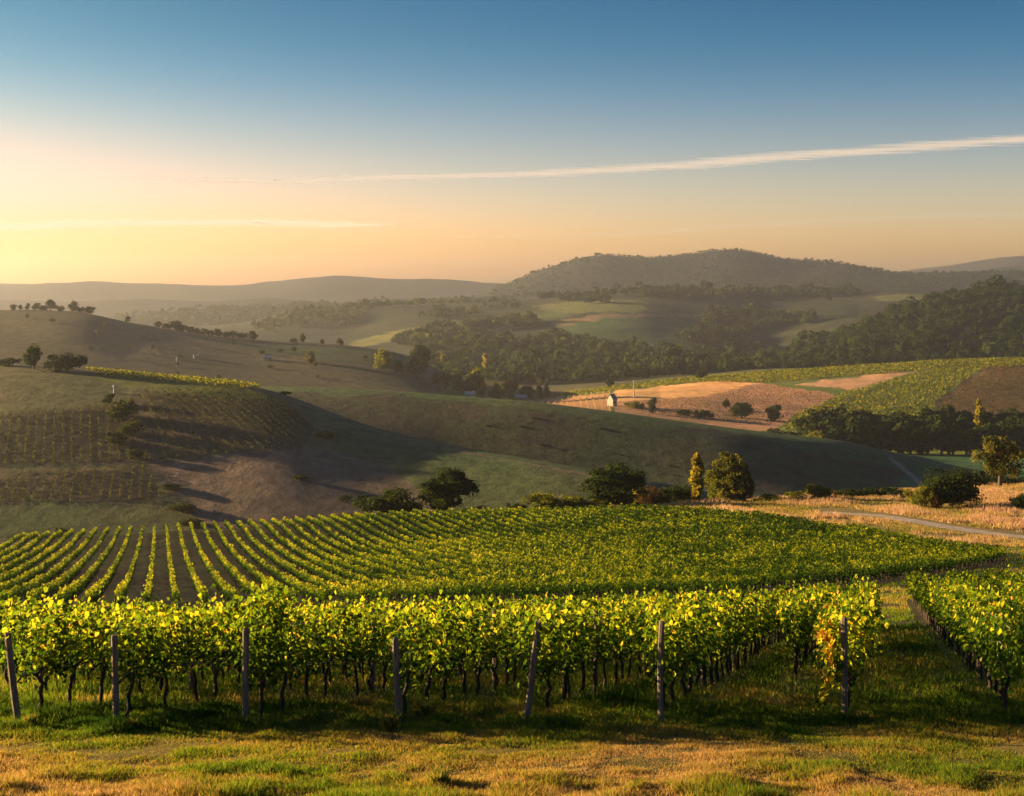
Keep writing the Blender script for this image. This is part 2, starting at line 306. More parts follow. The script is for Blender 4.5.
# left spur
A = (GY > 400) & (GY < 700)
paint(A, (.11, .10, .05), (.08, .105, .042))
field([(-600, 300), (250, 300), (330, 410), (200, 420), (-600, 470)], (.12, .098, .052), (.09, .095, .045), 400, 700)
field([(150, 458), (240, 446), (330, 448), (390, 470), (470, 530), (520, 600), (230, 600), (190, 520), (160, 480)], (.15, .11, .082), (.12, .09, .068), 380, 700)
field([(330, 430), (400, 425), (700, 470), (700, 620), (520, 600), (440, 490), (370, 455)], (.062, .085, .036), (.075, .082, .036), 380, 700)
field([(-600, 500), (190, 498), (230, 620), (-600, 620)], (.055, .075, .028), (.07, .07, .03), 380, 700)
V1 = [(-400, 425), (-60, 420), (110, 405), (140, 392), (235, 388), (285, 402), (312, 425), (300, 447), (160, 462), (-400, 478)]
V1L = [(-400, 425), (-60, 420), (105, 405), (140, 425), (150, 462), (-400, 478)]
V1R = [(140, 392), (235, 388), (285, 402), (312, 425), (300, 447), (160, 462), (150, 425)]
V2 = [(-400, 483), (-10, 474), (146, 466), (166, 500), (-400, 512)]
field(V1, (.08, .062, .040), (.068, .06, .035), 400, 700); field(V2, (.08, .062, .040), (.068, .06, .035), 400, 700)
field([(84, 376), (240, 383), (262, 398), (200, 396), (120, 384)], (.09, .11, .03), (.11, .12, .03), 500, 900)
for tr in ([(-60, 476), (80, 466), (150, 462), (240, 447), (318, 440)], [(300, 402), (340, 416), (380, 432), (450, 449), (560, 470), (650, 486)], [(-60, 428), (20, 420), (60, 412)], [(160, 466), (185, 500), (200, 540)]):
    for (a, b), (c, d) in zip(tr[:-1], tr[1:]):
        tt = np.clip(((PX - a) * (c - a) + (PY - b) * (d - b)) / ((c - a) ** 2 + (d - b) ** 2), 0, 1)
        dd = np.hypot((PX - a - tt * (c - a)) * .35, PY - b - tt * (d - b)); paint((dd < .6) & A, (.12, .095, .065))
# second spur: green shoulder above, scrubby brown below
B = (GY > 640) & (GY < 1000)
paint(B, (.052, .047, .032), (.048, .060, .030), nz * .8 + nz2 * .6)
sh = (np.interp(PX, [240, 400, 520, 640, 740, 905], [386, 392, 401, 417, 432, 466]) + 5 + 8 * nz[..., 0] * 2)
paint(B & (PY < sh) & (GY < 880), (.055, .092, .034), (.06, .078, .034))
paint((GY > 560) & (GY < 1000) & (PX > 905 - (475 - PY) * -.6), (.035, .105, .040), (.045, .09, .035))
for tr in ([(890, 458), (915, 478), (925, 490)],):
    for (a, b), (c, d) in zip(tr[:-1], tr[1:]):
        tt = np.clip(((PX - a) * (c - a) + (PY - b) * (d - b)) / ((c - a) ** 2 + (d - b) ** 2), 0, 1)
        dd = np.hypot((PX - a - tt * (c - a)), PY - b - tt * (d - b)); paint((dd < 2.) & B, (.20, .17, .13))
# far bank of the valley: sunny fields
C_ = (GY > 1000) & (GY < 1760) & (PX > 440)
paint(C_, (.10, .13, .025), (.12, .14, .03))
def cf(poly, c, c2): field(poly, c, c2, 1050, 1720)
cf([(500, 402), (610, 392), (616, 440), (500, 440)], (.50, .27, .13), (.44, .24, .11))
cf([(616, 391), (720, 380), (765, 383), (700, 396), (640, 404), (616, 402)], (.68, .36, .15), (.54, .28, .12))
cf([(616, 402), (700, 396), (765, 383), (790, 388), (850, 398), (830, 412), (770, 430), (616, 440)], (.44, .23, .13), (.33, .19, .10))
cf([(790, 384), (880, 374), (925, 371), (900, 378), (850, 391)], (.44, .25, .14), (.36, .22, .12))
cf([(850, 391), (925, 370), (985, 366), (935, 402), (930, 440), (760, 440), (800, 412)], (.13, .16, .03), (.10, .13, .03))
cf([(985, 366), (1400, 352), (1400, 440), (932, 440), (935, 402)], (.13, .095, .045), (.10, .085, .04))
# left hill in the haze
D = (GY > 1040) & (GY < 2100) & (PX < 440)
paint(D, (.07, .065, .035), (.09, .075, .04))
field([(60, 345), (190, 340), (200, 352), (90, 362)], (.12, .095, .05), (.10, .085, .045), 1040, 1760)
field([(200, 340), (400, 350), (420, 372), (260, 352)], (.05, .075, .03), (.06, .07, .03), 1040, 1760)
# middle hills
E = (GY > 2150) & (GY < 5000)
paint(E, (.030, .042, .020), (.045, .048, .024))
def ef(poly, c, c2, a=2150, b=4600): field(poly, c, c2, a, b)
ef([(350, 343), (400, 330), (480, 318), (520, 312), (520, 318), (470, 326), (400, 338), (352, 350)], (.15, .15, .035), (.12, .13, .035))
ef([(440, 322), (540, 312), (600, 300), (640, 300), (560, 318), (520, 330), (440, 336)], (.075, .10, .03), (.06, .08, .03))
ef([(548, 322), (600, 314), (660, 313), (740, 315), (700, 317), (600, 320), (560, 328)], (.20, .14, .075), (.17, .13, .065))
ef([(556, 328), (600, 319), (660, 317), (700, 322), (680, 338), (620, 346), (570, 342)], (.05, .095, .035), (.06, .09, .032))
ef([(660, 317), (760, 316), (770, 326), (700, 332), (690, 324)], (.07, .10, .035), (.06, .08, .03))
ef([(530, 306), (600, 299), (650, 302), (640, 312), (560, 313)], (.14, .14, .04), (.10, .12, .04))
ef([(870, 296), (930, 294), (930, 300), (880, 301)], (.16, .17, .05), (.12, .13, .04))
paint(GY > 5000, (.014, .022, .018), (.022, .028, .022))
paint(GY > 9000, (.05, .05, .035), (.06, .055, .04))
col *= (1 + .35 * nz2 * np.clip((700 - GY) / 700, 0, 1)[..., None])
col = np.clip(col, .01, .8)

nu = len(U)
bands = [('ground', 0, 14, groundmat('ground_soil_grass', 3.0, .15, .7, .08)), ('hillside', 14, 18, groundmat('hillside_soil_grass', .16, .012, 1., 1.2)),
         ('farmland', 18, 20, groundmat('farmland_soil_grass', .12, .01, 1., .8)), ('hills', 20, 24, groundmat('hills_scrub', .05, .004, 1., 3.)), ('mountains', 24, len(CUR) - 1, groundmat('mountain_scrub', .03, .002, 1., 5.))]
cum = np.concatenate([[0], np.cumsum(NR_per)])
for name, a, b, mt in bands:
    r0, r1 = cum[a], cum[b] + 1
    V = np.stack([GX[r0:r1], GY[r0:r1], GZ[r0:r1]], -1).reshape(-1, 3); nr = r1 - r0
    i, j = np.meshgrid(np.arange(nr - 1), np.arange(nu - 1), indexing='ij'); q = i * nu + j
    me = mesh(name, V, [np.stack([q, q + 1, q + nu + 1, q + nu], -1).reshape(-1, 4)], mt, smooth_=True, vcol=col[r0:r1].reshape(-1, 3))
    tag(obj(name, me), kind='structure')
# dirt track beyond the vineyard
def strip(pts, wid, n=60):
    pts = np.array(pts, float); t = np.linspace(0, 1, n); k = np.linspace(0, 1, len(pts)); x = np.interp(t, k, pts[:, 0]); y = np.interp(t, k, pts[:, 1])
    for _ in range(6): x[1:-1] = (x[:-2] + x[1:-1] * 2 + x[2:]) / 4; y[1:-1] = (y[:-2] + y[1:-1] * 2 + y[2:]) / 4
    dx, dy = np.gradient(x), np.gradient(y); l = np.hypot(dx, dy); nx, ny = -dy / l, dx / l
    offs = np.linspace(-.5, .5, 9) * wid; V = []
    for o in offs: X_, Y_ = x + nx * o, y + ny * o; V.append(np.stack([X_, Y_, hxy(X_, Y_) + .05], -1))
    V = np.stack(V, 1).reshape(-1, 3); i, j = np.meshgrid(np.arange(n - 1), np.arange(8), indexing='ij'); q = i * 9 + j
    return V, np.stack([q, q + 1, q + 10, q + 9], -1).reshape(-1, 4)
M['track'] = solid('pale_track_gravel', [(.3, (.20, .16, .12)), (.5, (.32, .26, .20)), (.7, (.42, .34, .27))], .6, bump=.5)
pts = [at(p, y)[:2] for p, y in ((1300, 205), (1120, 218), (1040, 228), (980, 240), (930, 256), (880, 275), (820, 285))]
V, Q = strip(pts, 5.0, 120); tag(obj('dirt_track', mesh('dirt_track', V, [Q], M['track'], smooth_=True)), kind='structure')

# haze: one closed box around the whole place
hb = bpy.data.materials.new('haze_air'); hb.use_nodes = True; t = hb.node_tree; t.nodes.clear()
pv = t.nodes.new('ShaderNodeVolumePrincipled'); pv.inputs['Density'].default_value = HAZE; pv.inputs['Color'].default_value = (.93, .92, .96, 1); pv.inputs['Anisotropy'].default_value = .72
t.links.new(pv.outputs[0], t.nodes.new('ShaderNodeOutputMaterial').inputs['Volume'])
zb, zt = GZ.min() - 1, GZ.max() + 10; xs = 34000
V = [(x, y, z) for x in (-xs, xs) for y in (-300, 13100) for z in (zb, zt)]
tag(obj('haze', mesh('haze', V, [[(0, 1, 3, 2), (4, 6, 7, 5), (0, 4, 5, 1), (2, 3, 7, 6), (0, 2, 6, 4), (1, 5, 7, 3)]], hb)), 'pale evening haze filling the valley', 'haze', kind='stuff')

# ------------------------------------------------------------------ vines
def vine_leaf_cloud(seed, extra=1.0, big=0.0, hang=0.0):
    """shoots growing up from the cordon (local x along the row)"""
    g = np.random.default_rng(seed); C = []
    for s in range(int(25 * extra)):
        x0 = g.uniform(-.6, .6); y0 = g.normal(0, .05); h = g.uniform(.7, 1.22) + big; lean = g.normal(0, .22, 2); side = g.choice([-1, 1])
        n = int(h / .062); tt = np.linspace(0.0, 1, n); droop = g.uniform(0, .25)
        x = x0 + lean[0] * tt; y = y0 + side * (.06 + .13 * np.sin(tt * 2.6)) + lean[1] * tt ** 2 * .8; z = g.uniform(.62, .9) + (h + .05) * tt - droop * tt ** 3
        C.append(np.stack([x, y, z], 1) + g.normal(0, .07, (n, 3)))
    for s in range(int(4 * extra)):                             # shoots that hang out of the wires
        x0 = g.uniform(-.6, .6); side = g.choice([-1, 1]); n = 9; tt = np.linspace(0, 1, n)
        C.append(np.stack([x0 + g.normal(0, .2) * tt, side * (.2 + .35 * tt), 1.55 + .25 * np.sin(tt * 3) - .5 * tt ** 2 * g.uniform(.4, 1.4)], 1) + g.normal(0, .04, (n, 3)))
    if hang:
        for s in range(9):
            n = 34; tt = np.linspace(0, 1, n); ll = g.uniform(.5, 1) if s > 2 else 1; C.append(np.stack([-.75 + 0 * tt + g.normal(0, .08), g.normal(.18, .14) * (1 - tt) + .12 + .42 * np.clip(tt * ll - .55, 0, 1) * 2.2, 1.75 - 1.5 * tt * ll], 1) + g.normal(0, .045, (n, 3)))
    C = np.concatenate(C); n = len(C)
    nrm = unit(np.stack([g.normal(0, .5, n), np.sign(C[:, 1]) * .5 + g.normal(0, .6, n), g.uniform(-.1, .9, n)], 1))
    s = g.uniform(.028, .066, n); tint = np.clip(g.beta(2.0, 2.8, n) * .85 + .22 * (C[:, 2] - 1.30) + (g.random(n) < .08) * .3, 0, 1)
    return C, nrm, s, tint
def trunk_paths(seed, arms=True):
    g = np.random.default_rng(seed); lean = g.normal(0, .12); bow = g.normal(0, .07); p = []
    k = np.linspace(0, 1, 6)
    tx = lean * (k - 1) + bow * np.sin(k * 3.1) + g.normal(0, .015, 6); ty = g.normal(0, .025, 6); tz = -.12 + k * .92
    r = np.interp(k, [0, .2, 1], [.05, .036, .03]) * g.uniform(.85, 1.2); p.append((np.stack([tx, ty, tz], 1), r))
    if arms:
        for s in (-1, 1):
            q = np.linspace(0, 1, 5); p.append((np.stack([tx[-1] + s * .56 * q, ty[-1] + g.normal(0, .012, 5), .79 + .05 * np.sin(q * 3) + g.normal(0, .012, 5)], 1), np.linspace(.027, .017, 5)))
    return p
NV = 8; FOL = []; TRK = []
for k in range(NV):
    C, nrm, s, tint = vine_leaf_cloud(100 + k, [1, .9, 1.1, 1, 1.2, .8, 1, 1.05][k])
    V, Q = leaves(C, nrm, s); FOL.append(mesh('foliage', V, [Q], M['vine'], np.tile(tint, 2)))
    V, Q = tubes(trunk_paths(200 + k), 6); TRK.append(mesh('trunk', V, [Q], M['bark'], smooth_=True))
C, nrm, s, tint = vine_leaf_cloud(150, 1.8, .42); V, Q = leaves(C, nrm, s); BIG = mesh('foliage', V, [Q], M['vine'], np.tile(tint, 2) * .75)
C, nrm, s, tint = vine_leaf_cloud(151, 1.6, .05, 1); V, Q = leaves(C, nrm, s); HANG = mesh('foliage', V, [Q], M['vine'], np.clip(np.tile(tint + .35 * (C[:, 1] > .2) * (C[:, 2] < 1.6), 2) * 1.1 + .08, 0, 1))

SL = .2615; RZ = math.atan2(1, SL); dl = math.hypot(1, SL)
rowx = [(18, 712, 'leftmost post'), (116, 712, 'second post from the left'), (245, 722, 'third post from the left'), (398, 712, 'fourth post from the left'),
        (525, 718, 'fifth post, the leaning one'), (660, 725, 'sixth post from the left'), (845, 722, 'end post by the grass aisle')]
rows = []
for px, py, nm in rowx: rows.append(((px - CX) * 24 / F, 24.0, 62, nm))
rows.insert(6, (4.25, 33.0, 62, 'short row beside the end post'))
x0 = rows[0][0]; left = []
for i in range(9): x0 -= 2.35; left.append((x0, 24.0, 62, None))
right = [(8.45, 23.6, 92, 'dark trunked row right of the grass aisle')]; x0 = 8.45
for i in range(6): x0 += 2.5; right.append((x0, 23.6, 92, None))
ordn = ['first', 'second', 'third', 'fourth', 'fifth', 'sixth', 'seventh', 'eighth', 'ninth', 'tenth', 'eleventh', 'twelfth']
ordn += ['thirteenth', 'fourteenth', 'fifteenth', 'sixteenth', 'seventeenth', 'eighteenth', 'nineteenth', 'twentieth'] + [t + s for t in ('twenty-', 'thirty-', 'forty-', 'fifty-', 'sixty-') for s in ('first', 'second', 'third', 'fourth', 'fifth', 'sixth', 'seventh', 'eighth', 'ninth', 'tenth')]
spots = []
allrows = [(r, 'front') for r in rows] + [(r, 'left') for r in left] + [(r, 'right') for r in right]
for ri, ((x0, Y0, Y1, nm), side) in enumerate(allrows):
    k = 0; Y = Y0 + .55
    while Y < Y1:
        x = x0 + SL * (Y - 24) + random.gauss(0, .03); px = CX + F * x / Y
        if nm is None: nmr = ('%s hidden row beyond the left edge' if side == 'left' else '%s row right of the aisle') % (ordn[ri - len(rows)] if side == 'left' else ordn[ri - len(rows) - len(left)])
        else: nmr = nm
        if -60 < px < 1085: spots.append((Y, x, px, ri, k, nmr, side))
        k += 1; Y += 1.08
spots.sort()
ind, rest = spots[:298], spots[298:]
for n, (Y, x, px, ri, k, nm, side) in enumerate(ind):
    z = hxy(x, Y)[0]; o = empty('grapevine', (x, Y, z), RZ + random.gauss(0, .04) + (math.pi if random.random() < .5 and not (k < 2) else 0))
    o.scale[2] = random.uniform(.93, 1.07)
    v = random.randrange(NV); fm = FOL[v]
    if abs(px - 262) < 14 and k < 2: fm = BIG
    if nm.startswith('end post') and k == 0: fm = HANG; o.rotation_euler = (0, 0, RZ)
    obj('foliage', fm, o); obj('trunk', TRK[(v + n) % NV], o)
    if side == 'right' and nm.startswith('dark'): lab = '%s grapevine from the front in the %s' % (ordn[k], nm)
    elif side == 'right': lab = '%s grapevine from the front in the %s' % (ordn[k], nm)
    elif side == 'left': lab = '%s grapevine of the %s' % (ordn[k], nm)
    else: lab = '%s grapevine in the row behind the %s' % (ordn[k], nm)
    tag(o, lab, 'grapevine', 'grapevines trained in rows behind the wooden posts')
# wooden end posts and inner posts
def post_mesh(seed, h, r):
    g = np.random.default_rng(seed); n = 8; z = np.array([-.35, 0, h * .3, h * .6, h - .04, h]); rr = r * np.array([1.1, 1.08, 1, .97, .95, .82]) * (1 + g.normal(0, .03, 6))
    c = np.stack([g.normal(0, .008, 6), g.normal(0, .008, 6), z], 1); V, Q = tubes([(c, rr)], n); return mesh('post', V, [Q], M['post'], smooth_=False)
lean = [(-.10, .03), (-.03, .02), (.03, .0), (-.02, -.04), (-.13, .03), (-.02, .0), (.02, .01)]
hts = [1.50, 1.48, 1.6, 1.45, 1.72, 1.72, 1.72]
plab = ['grey wooden post leaning slightly left at the far left', 'grey wooden post second from the left, half hidden by leaves', 'pale upright wooden post third from the left under the bushiest vine',
        'dark wooden post fourth from the left beside a tuft of dry grass', 'leaning dark wooden post in the middle of the front row', 'thin straight wooden post left of the grass slope', 'reddish wooden end post with yellow vine shoots hanging off it']
for i, ((px, py, nm), (lx, ly)) in enumerate(zip(rowx, lean)):
    Y = 23.85; x = (px - CX) * Y / F; z = hxy(x, Y)[0]
    o = obj('vineyard_post', post_mesh(i, hts[i] + .05, .058 if i != 5 else .05), None, (x, Y, z), (ly, lx, i * .7)); o.data.name = 'vineyard_post'
    tag(o, plab[i], 'post', 'wooden posts at the ends of the vine rows')
Y = 23.3; x = (1003 - CX) * Y / F + .15
o = obj('vineyard_post', post_mesh(20, 1.7, .05), None, (8.75, Y, hxy(8.75, Y)[0]), (0, .03, 1)); tag(o, 'wooden end post of the vine row at the right edge', 'post', 'wooden posts at the ends of the vine rows')
inner = post_mesh(31, 1.75, .045); k = 0
for (x0, Y0, Y1, nm), side in allrows:
    if nm is None: continue
    if nm.startswith('short'): continue
    for j, Y in enumerate((30.0, 36.2, 42.4)):
        x = x0 + SL * (Y - 24); px = CX + F * x / Y
        if px > 1040: continue
        o = obj('vineyard_post', inner, None, (x, Y, hxy(x, Y)[0]), (random.gauss(0, .03), random.gauss(0, .03), random.random() * 6))
        nn = nm.split(',')[0]
        tag(o, '%s dark wooden post inside the row behind the %s' % (ordn[j], nn) if side == 'front' else '%s dark wooden post inside the first row right of the aisle' % ordn[j], 'post', 'posts standing inside the vine rows')
# trellis wires, one thing per row: three wires
for (x0, Y0, Y1, nm), side in allrows:
    if nm is None: continue
    Ys = np.arange(Y0 - .1, Y1, 1.0); xs_ = x0 + SL * (Ys - 24); zs = hxy(xs_, Ys); paths = []
    for hz in (.80, 1.2, 1.6): paths.append((np.stack([xs_, Ys, zs + hz], 1), np.full(len(Ys), .006)))
    V, Q = tubes(paths, 4); o = obj('trellis_wire', mesh('trellis_wire', V, [Q], M['wire']))
    tag(o, 'thin trellis wires running back from the %s' % nm if side == 'front' else 'thin trellis wires along the first row right of the aisle', 'wire', 'trellis wires of the vine rows')
# everything further back: one mass of vine leaves with their trunks
VV = []; QQ = []; TT = []; base = 0; TV = []; TQ = []
def addq(V, Q, tint):
    global base
    VV.append(V); QQ.append(Q + base); TT.append(tint); base += len(V)
tp = []
for (Y, x, px, ri, k, nm, side) in rest:
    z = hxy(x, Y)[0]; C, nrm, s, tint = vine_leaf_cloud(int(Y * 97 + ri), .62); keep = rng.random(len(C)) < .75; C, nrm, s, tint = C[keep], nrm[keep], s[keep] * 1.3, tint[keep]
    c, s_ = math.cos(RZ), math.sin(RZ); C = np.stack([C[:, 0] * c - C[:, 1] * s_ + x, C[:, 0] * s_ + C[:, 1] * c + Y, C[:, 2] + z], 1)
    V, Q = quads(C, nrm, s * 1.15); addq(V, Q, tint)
    for (p, r) in trunk_paths(int(Y * 31 + ri)): tp.append((np.stack([p[:, 0] * c - p[:, 1] * s_ + x, p[:, 0] * s_ + p[:, 1] * c + Y, p[:, 2] + z], 1)[::2], r[::2]))
blk = [(CX + F * 0, 0)]
BLK = [at(p, y)[:2] for p, y in ((-230, 118), (300, 112), (560, 106), (720, 106), (880, 124), (1008, 163), (1000, 182), (880, 228), (770, 268), (640, 290), (500, 288), (400, 288), (0, 288), (-230, 288))]
a_ = -.25; dl2 = math.hypot(1, a_)
for q in np.arange(-60, 190, 2.4):                               # rows: x = q + a_*(Y-130)
    Ys = np.arange(100, 292, .8); X_ = q + a_ * (Ys - 130); px = CX + F * X_ / Ys
    ok = inpoly(X_, Ys, BLK) & (px > -140) & (px < 1080); Ys, X_ = Ys[ok], X_[ok]
    if len(Ys) < 3: continue
    Z_ = hxy(X_, Ys); vig = 1 + .14 * fbm(X_ / 2.2, Ys / 2.2, 3) + rng.normal(0, .12, len(X_)); vtn = rng.normal(0, .06, len(X_)) + .25 * fbm(X_ / 12, Ys / 12, 3); gap = fbm(X_ / 1.3 + 40, Ys / 1.3, 2) < -.55
    for Y, x, z, vg, gp, vt in zip(Ys, X_, Z_, vig, gap, vtn):
        if gp: continue
        n = int(np.interp(Y, [105, 180, 290], [62, 40, 24])); s = np.interp(Y, [105, 180, 290], [.09, .12, .17])
        al = rng.uniform(-.5, .5, n); cr = rng.normal(0, .105, n); hz = .4 + (1.1 * vg) * rng.beta(2.0, 1.5, n)
        C = np.stack([x + (a_ * al + cr) / dl2, Y + (al - a_ * cr) / dl2, z + hz], 1)
        nrm = unit(np.stack([cr * 2.5, rng.normal(0, .5, n), rng.uniform(-.4, .8, n)], 1))
        V, Q = quads(C, nrm, s * rng.uniform(.7, 1.2, n)); addq(V, Q, np.clip(.30 + rng.beta(4, 5, n) * .3 + vt + .75 * (hz - 1.2) - .08 * float(np.interp(CX + F * x / Y, [350, 800], [-.4, 1])) + (rng.random(n) < .006) * .3, 0, 1))  # tint climbs with leaf height: shaded row base and lit top put into the colour
    for Y, x, z in zip(Ys, X_, Z_):
        if Y < 190: tp.append((np.array([(x, Y, z - .1), (x + random.gauss(0, .06), Y, z + .85)]), np.array([.05, .035])))
TVv, TQq = tubes(tp, 4)
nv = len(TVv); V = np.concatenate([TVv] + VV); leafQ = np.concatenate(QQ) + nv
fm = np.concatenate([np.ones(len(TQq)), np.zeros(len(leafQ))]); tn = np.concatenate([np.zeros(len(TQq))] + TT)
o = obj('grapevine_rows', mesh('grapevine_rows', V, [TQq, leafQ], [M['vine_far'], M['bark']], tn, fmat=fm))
tag(o, 'mass of leafy green vine rows sweeping over the slope behind the front vines', 'vineyard', kind='stuff')
print('far vine quads', len(leafQ))
# distant vineyards on the spur and across the valley
def far_rows(name, label, poly, Y0, Y1, ang, space, h, step, dens, size, mat, gate):
    pts = np.array(poly, float); ptw = []
    xs_ = np.linspace(pts[:, 0].min(), pts[:, 0].max(), 30); 
    dx, dy = math.sin(ang), math.cos(ang); nx, ny = dy, -dx
    Xr = np.array([(p - CX) * y / F for p in (pts[:, 0].min(), pts[:, 0].max()) for y in (Y0, Y1)]); ctr = np.array([Xr.mean(), (Y0 + Y1) / 2]); rad = max(np.ptp(Xr), Y1 - Y0) * .8
    qs = np.arange(-rad, rad, space); ts = np.arange(-rad, rad, step); Qg, Tg = np.meshgrid(qs, ts); X = ctr[0] + nx * Qg + dx * Tg; Y = ctr[1] + ny * Qg + dy * Tg
    X = X.ravel(); Y = Y.ravel(); k = (Y > Y0) & (Y < Y1); X, Y = X[k], Y[k]; px = CX + F * X / Y; k = (px > pts[:, 0].min()) & (px < pts[:, 0].max()); X, Y, px = X[k], Y[k], px[k]
    Z = hgt(px, Y); py = HY - F * Z / Y; k = inpoly(px, py, poly) & (fbm(X / 9, Y / 9, 2) > -.42); X, Y, Z = X[k], Y[k], Z[k]
    X = np.repeat(X, dens); Y = np.repeat(Y, dens); Z = np.repeat(Z, dens); n = len(X)
    a = rng.uniform(-.6, .6, n) * step; c = rng.normal(0, .25, n); C = np.stack([X + dx * a + nx * c, Y + dy * a + ny * c, Z + h * rng.uniform(.2, 1, n)], 1)
    nrm = unit(np.stack([rng.normal(0, .6, n), rng.normal(0, .6, n), rng.uniform(.2, 1, n)], 1)); V, Q = quads(C, nrm, size * rng.uniform(.7, 1.3, n))
    o = obj(name, mesh(name, V, [Q], M[mat], rng.beta(2, 2.4, n) * (1.0 if mat == 'olive' else .95))); tag(o, label, 'vineyard', kind='stuff'); print(name, n)
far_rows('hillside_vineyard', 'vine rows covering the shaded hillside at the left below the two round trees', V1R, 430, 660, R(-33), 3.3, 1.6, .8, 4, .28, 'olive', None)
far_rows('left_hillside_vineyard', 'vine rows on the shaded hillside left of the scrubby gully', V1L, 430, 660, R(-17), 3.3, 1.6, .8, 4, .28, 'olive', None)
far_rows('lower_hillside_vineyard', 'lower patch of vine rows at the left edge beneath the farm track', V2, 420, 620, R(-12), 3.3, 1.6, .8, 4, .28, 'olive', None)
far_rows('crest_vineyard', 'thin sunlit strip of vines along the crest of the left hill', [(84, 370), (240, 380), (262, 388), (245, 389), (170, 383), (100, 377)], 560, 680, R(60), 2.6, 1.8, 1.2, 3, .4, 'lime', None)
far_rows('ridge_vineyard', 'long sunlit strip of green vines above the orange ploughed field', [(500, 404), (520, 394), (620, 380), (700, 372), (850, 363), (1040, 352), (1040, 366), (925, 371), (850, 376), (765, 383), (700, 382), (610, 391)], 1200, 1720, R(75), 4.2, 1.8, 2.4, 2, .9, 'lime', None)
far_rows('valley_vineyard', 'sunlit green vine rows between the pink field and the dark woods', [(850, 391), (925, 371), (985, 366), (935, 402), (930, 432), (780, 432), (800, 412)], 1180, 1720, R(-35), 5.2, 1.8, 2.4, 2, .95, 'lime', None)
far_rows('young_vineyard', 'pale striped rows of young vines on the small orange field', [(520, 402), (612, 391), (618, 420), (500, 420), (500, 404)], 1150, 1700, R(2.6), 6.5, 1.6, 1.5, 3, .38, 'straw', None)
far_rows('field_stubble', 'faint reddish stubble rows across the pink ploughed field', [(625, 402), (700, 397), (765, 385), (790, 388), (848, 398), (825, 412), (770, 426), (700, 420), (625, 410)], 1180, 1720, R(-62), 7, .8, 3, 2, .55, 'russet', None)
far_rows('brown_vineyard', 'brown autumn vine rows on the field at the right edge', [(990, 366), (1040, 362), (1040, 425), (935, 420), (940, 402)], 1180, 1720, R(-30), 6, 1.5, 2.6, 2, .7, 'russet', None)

# ------------------------------------------------------------------ trees
def crown(seed, wid, hei, nleaf, size, z0=.25, shape='round', lumps=16):
    g = np.random.default_rng(seed); a = g.uniform(0, 2 * np.pi, lumps); u = g.uniform(0, 1, lumps)
    if shape == 'round': zz = g.uniform(0, 1, lumps); rr = np.sqrt(np.clip(1 - (zz * 1.5 - .62) ** 2, .08, 1)) * g.uniform(.12, .62, lumps); lr = g.uniform(.24, .40, lumps)
    elif shape == 'tall': zz = np.linspace(0, 1, lumps); rr = g.uniform(0, .4, lumps); lr = g.uniform(.42, .58, lumps) * np.interp(zz, [0, .3, .8, 1], [.7, 1, .75, .35])
    else: zz = g.uniform(0, .7, lumps); rr = g.uniform(.1, .75, lumps); lr = g.uniform(.22, .38, lumps) * (1.15 - .5 * zz)
    W = wid / 2; H = hei * (1 - z0); B = np.stack([np.cos(a) * rr * W, np.sin(a) * rr * W, hei * z0 + zz * H * .80 + lr * W * .3], 1)
    b = g.integers(0, lumps, nleaf); sub = unit(g.normal(size=(lumps, 9, 3))); sk = g.integers(0, 9, nleaf); srad = g.uniform(.75, 1.25, (lumps, 9)); stn = g.uniform(-.12, .12, (lumps, 9)); d = unit(sub[b, sk] + g.normal(0, .33, (nleaf, 3))); rad = lr[b] * W * g.uniform(.4, 1.1, nleaf) ** .6 * srad[b, sk]
    sc_ = np.array([1, 1, min(1.0, .55 + .45 * H / wid)]) if shape != 'tall' else np.array([1, 1, 1.5])
    C = B[b] + d * rad[:, None] * sc_; C[:, 2] = np.clip(C[:, 2], hei * z0 * .55, hei * 1.03)
    nrm = unit(d * .9 + g.normal(0, .5, (nleaf, 3)) + np.array([0, 0, .25])); lt = g.uniform(-.2, .2, lumps)[b] + stn[b, sk]
    return C, nrm, size * g.uniform(.65, 1.3, nleaf), np.clip(.42 + lt + g.normal(0, .15, nleaf), 0, 1), B
def limbs(B, hei, wid, seed, z0):
    g = np.random.default_rng(seed); r = max(.03 * hei, .05 * wid) * .8; top = hei * (z0 + .25); k = np.linspace(0, 1, 5)
    P = [(np.stack([g.normal(0, .02 * wid) * k, g.normal(0, .02 * wid) * k, -.04 * hei + top * k], 1), r * np.linspace(1.25, .6, 5))]
    for b in B[g.permutation(len(B))[:6]]:
        s = np.array([0, 0, top * g.uniform(.45, .9)]); k = np.linspace(0, 1, 4)[:, None]; P.append((s + (b - s) * k + np.array([0, 0, .08 * hei]) * np.sin(k * 3.1), r * np.array([.5, .4, .28, .12])))
    return tubes(P, 6)
_cache = {}
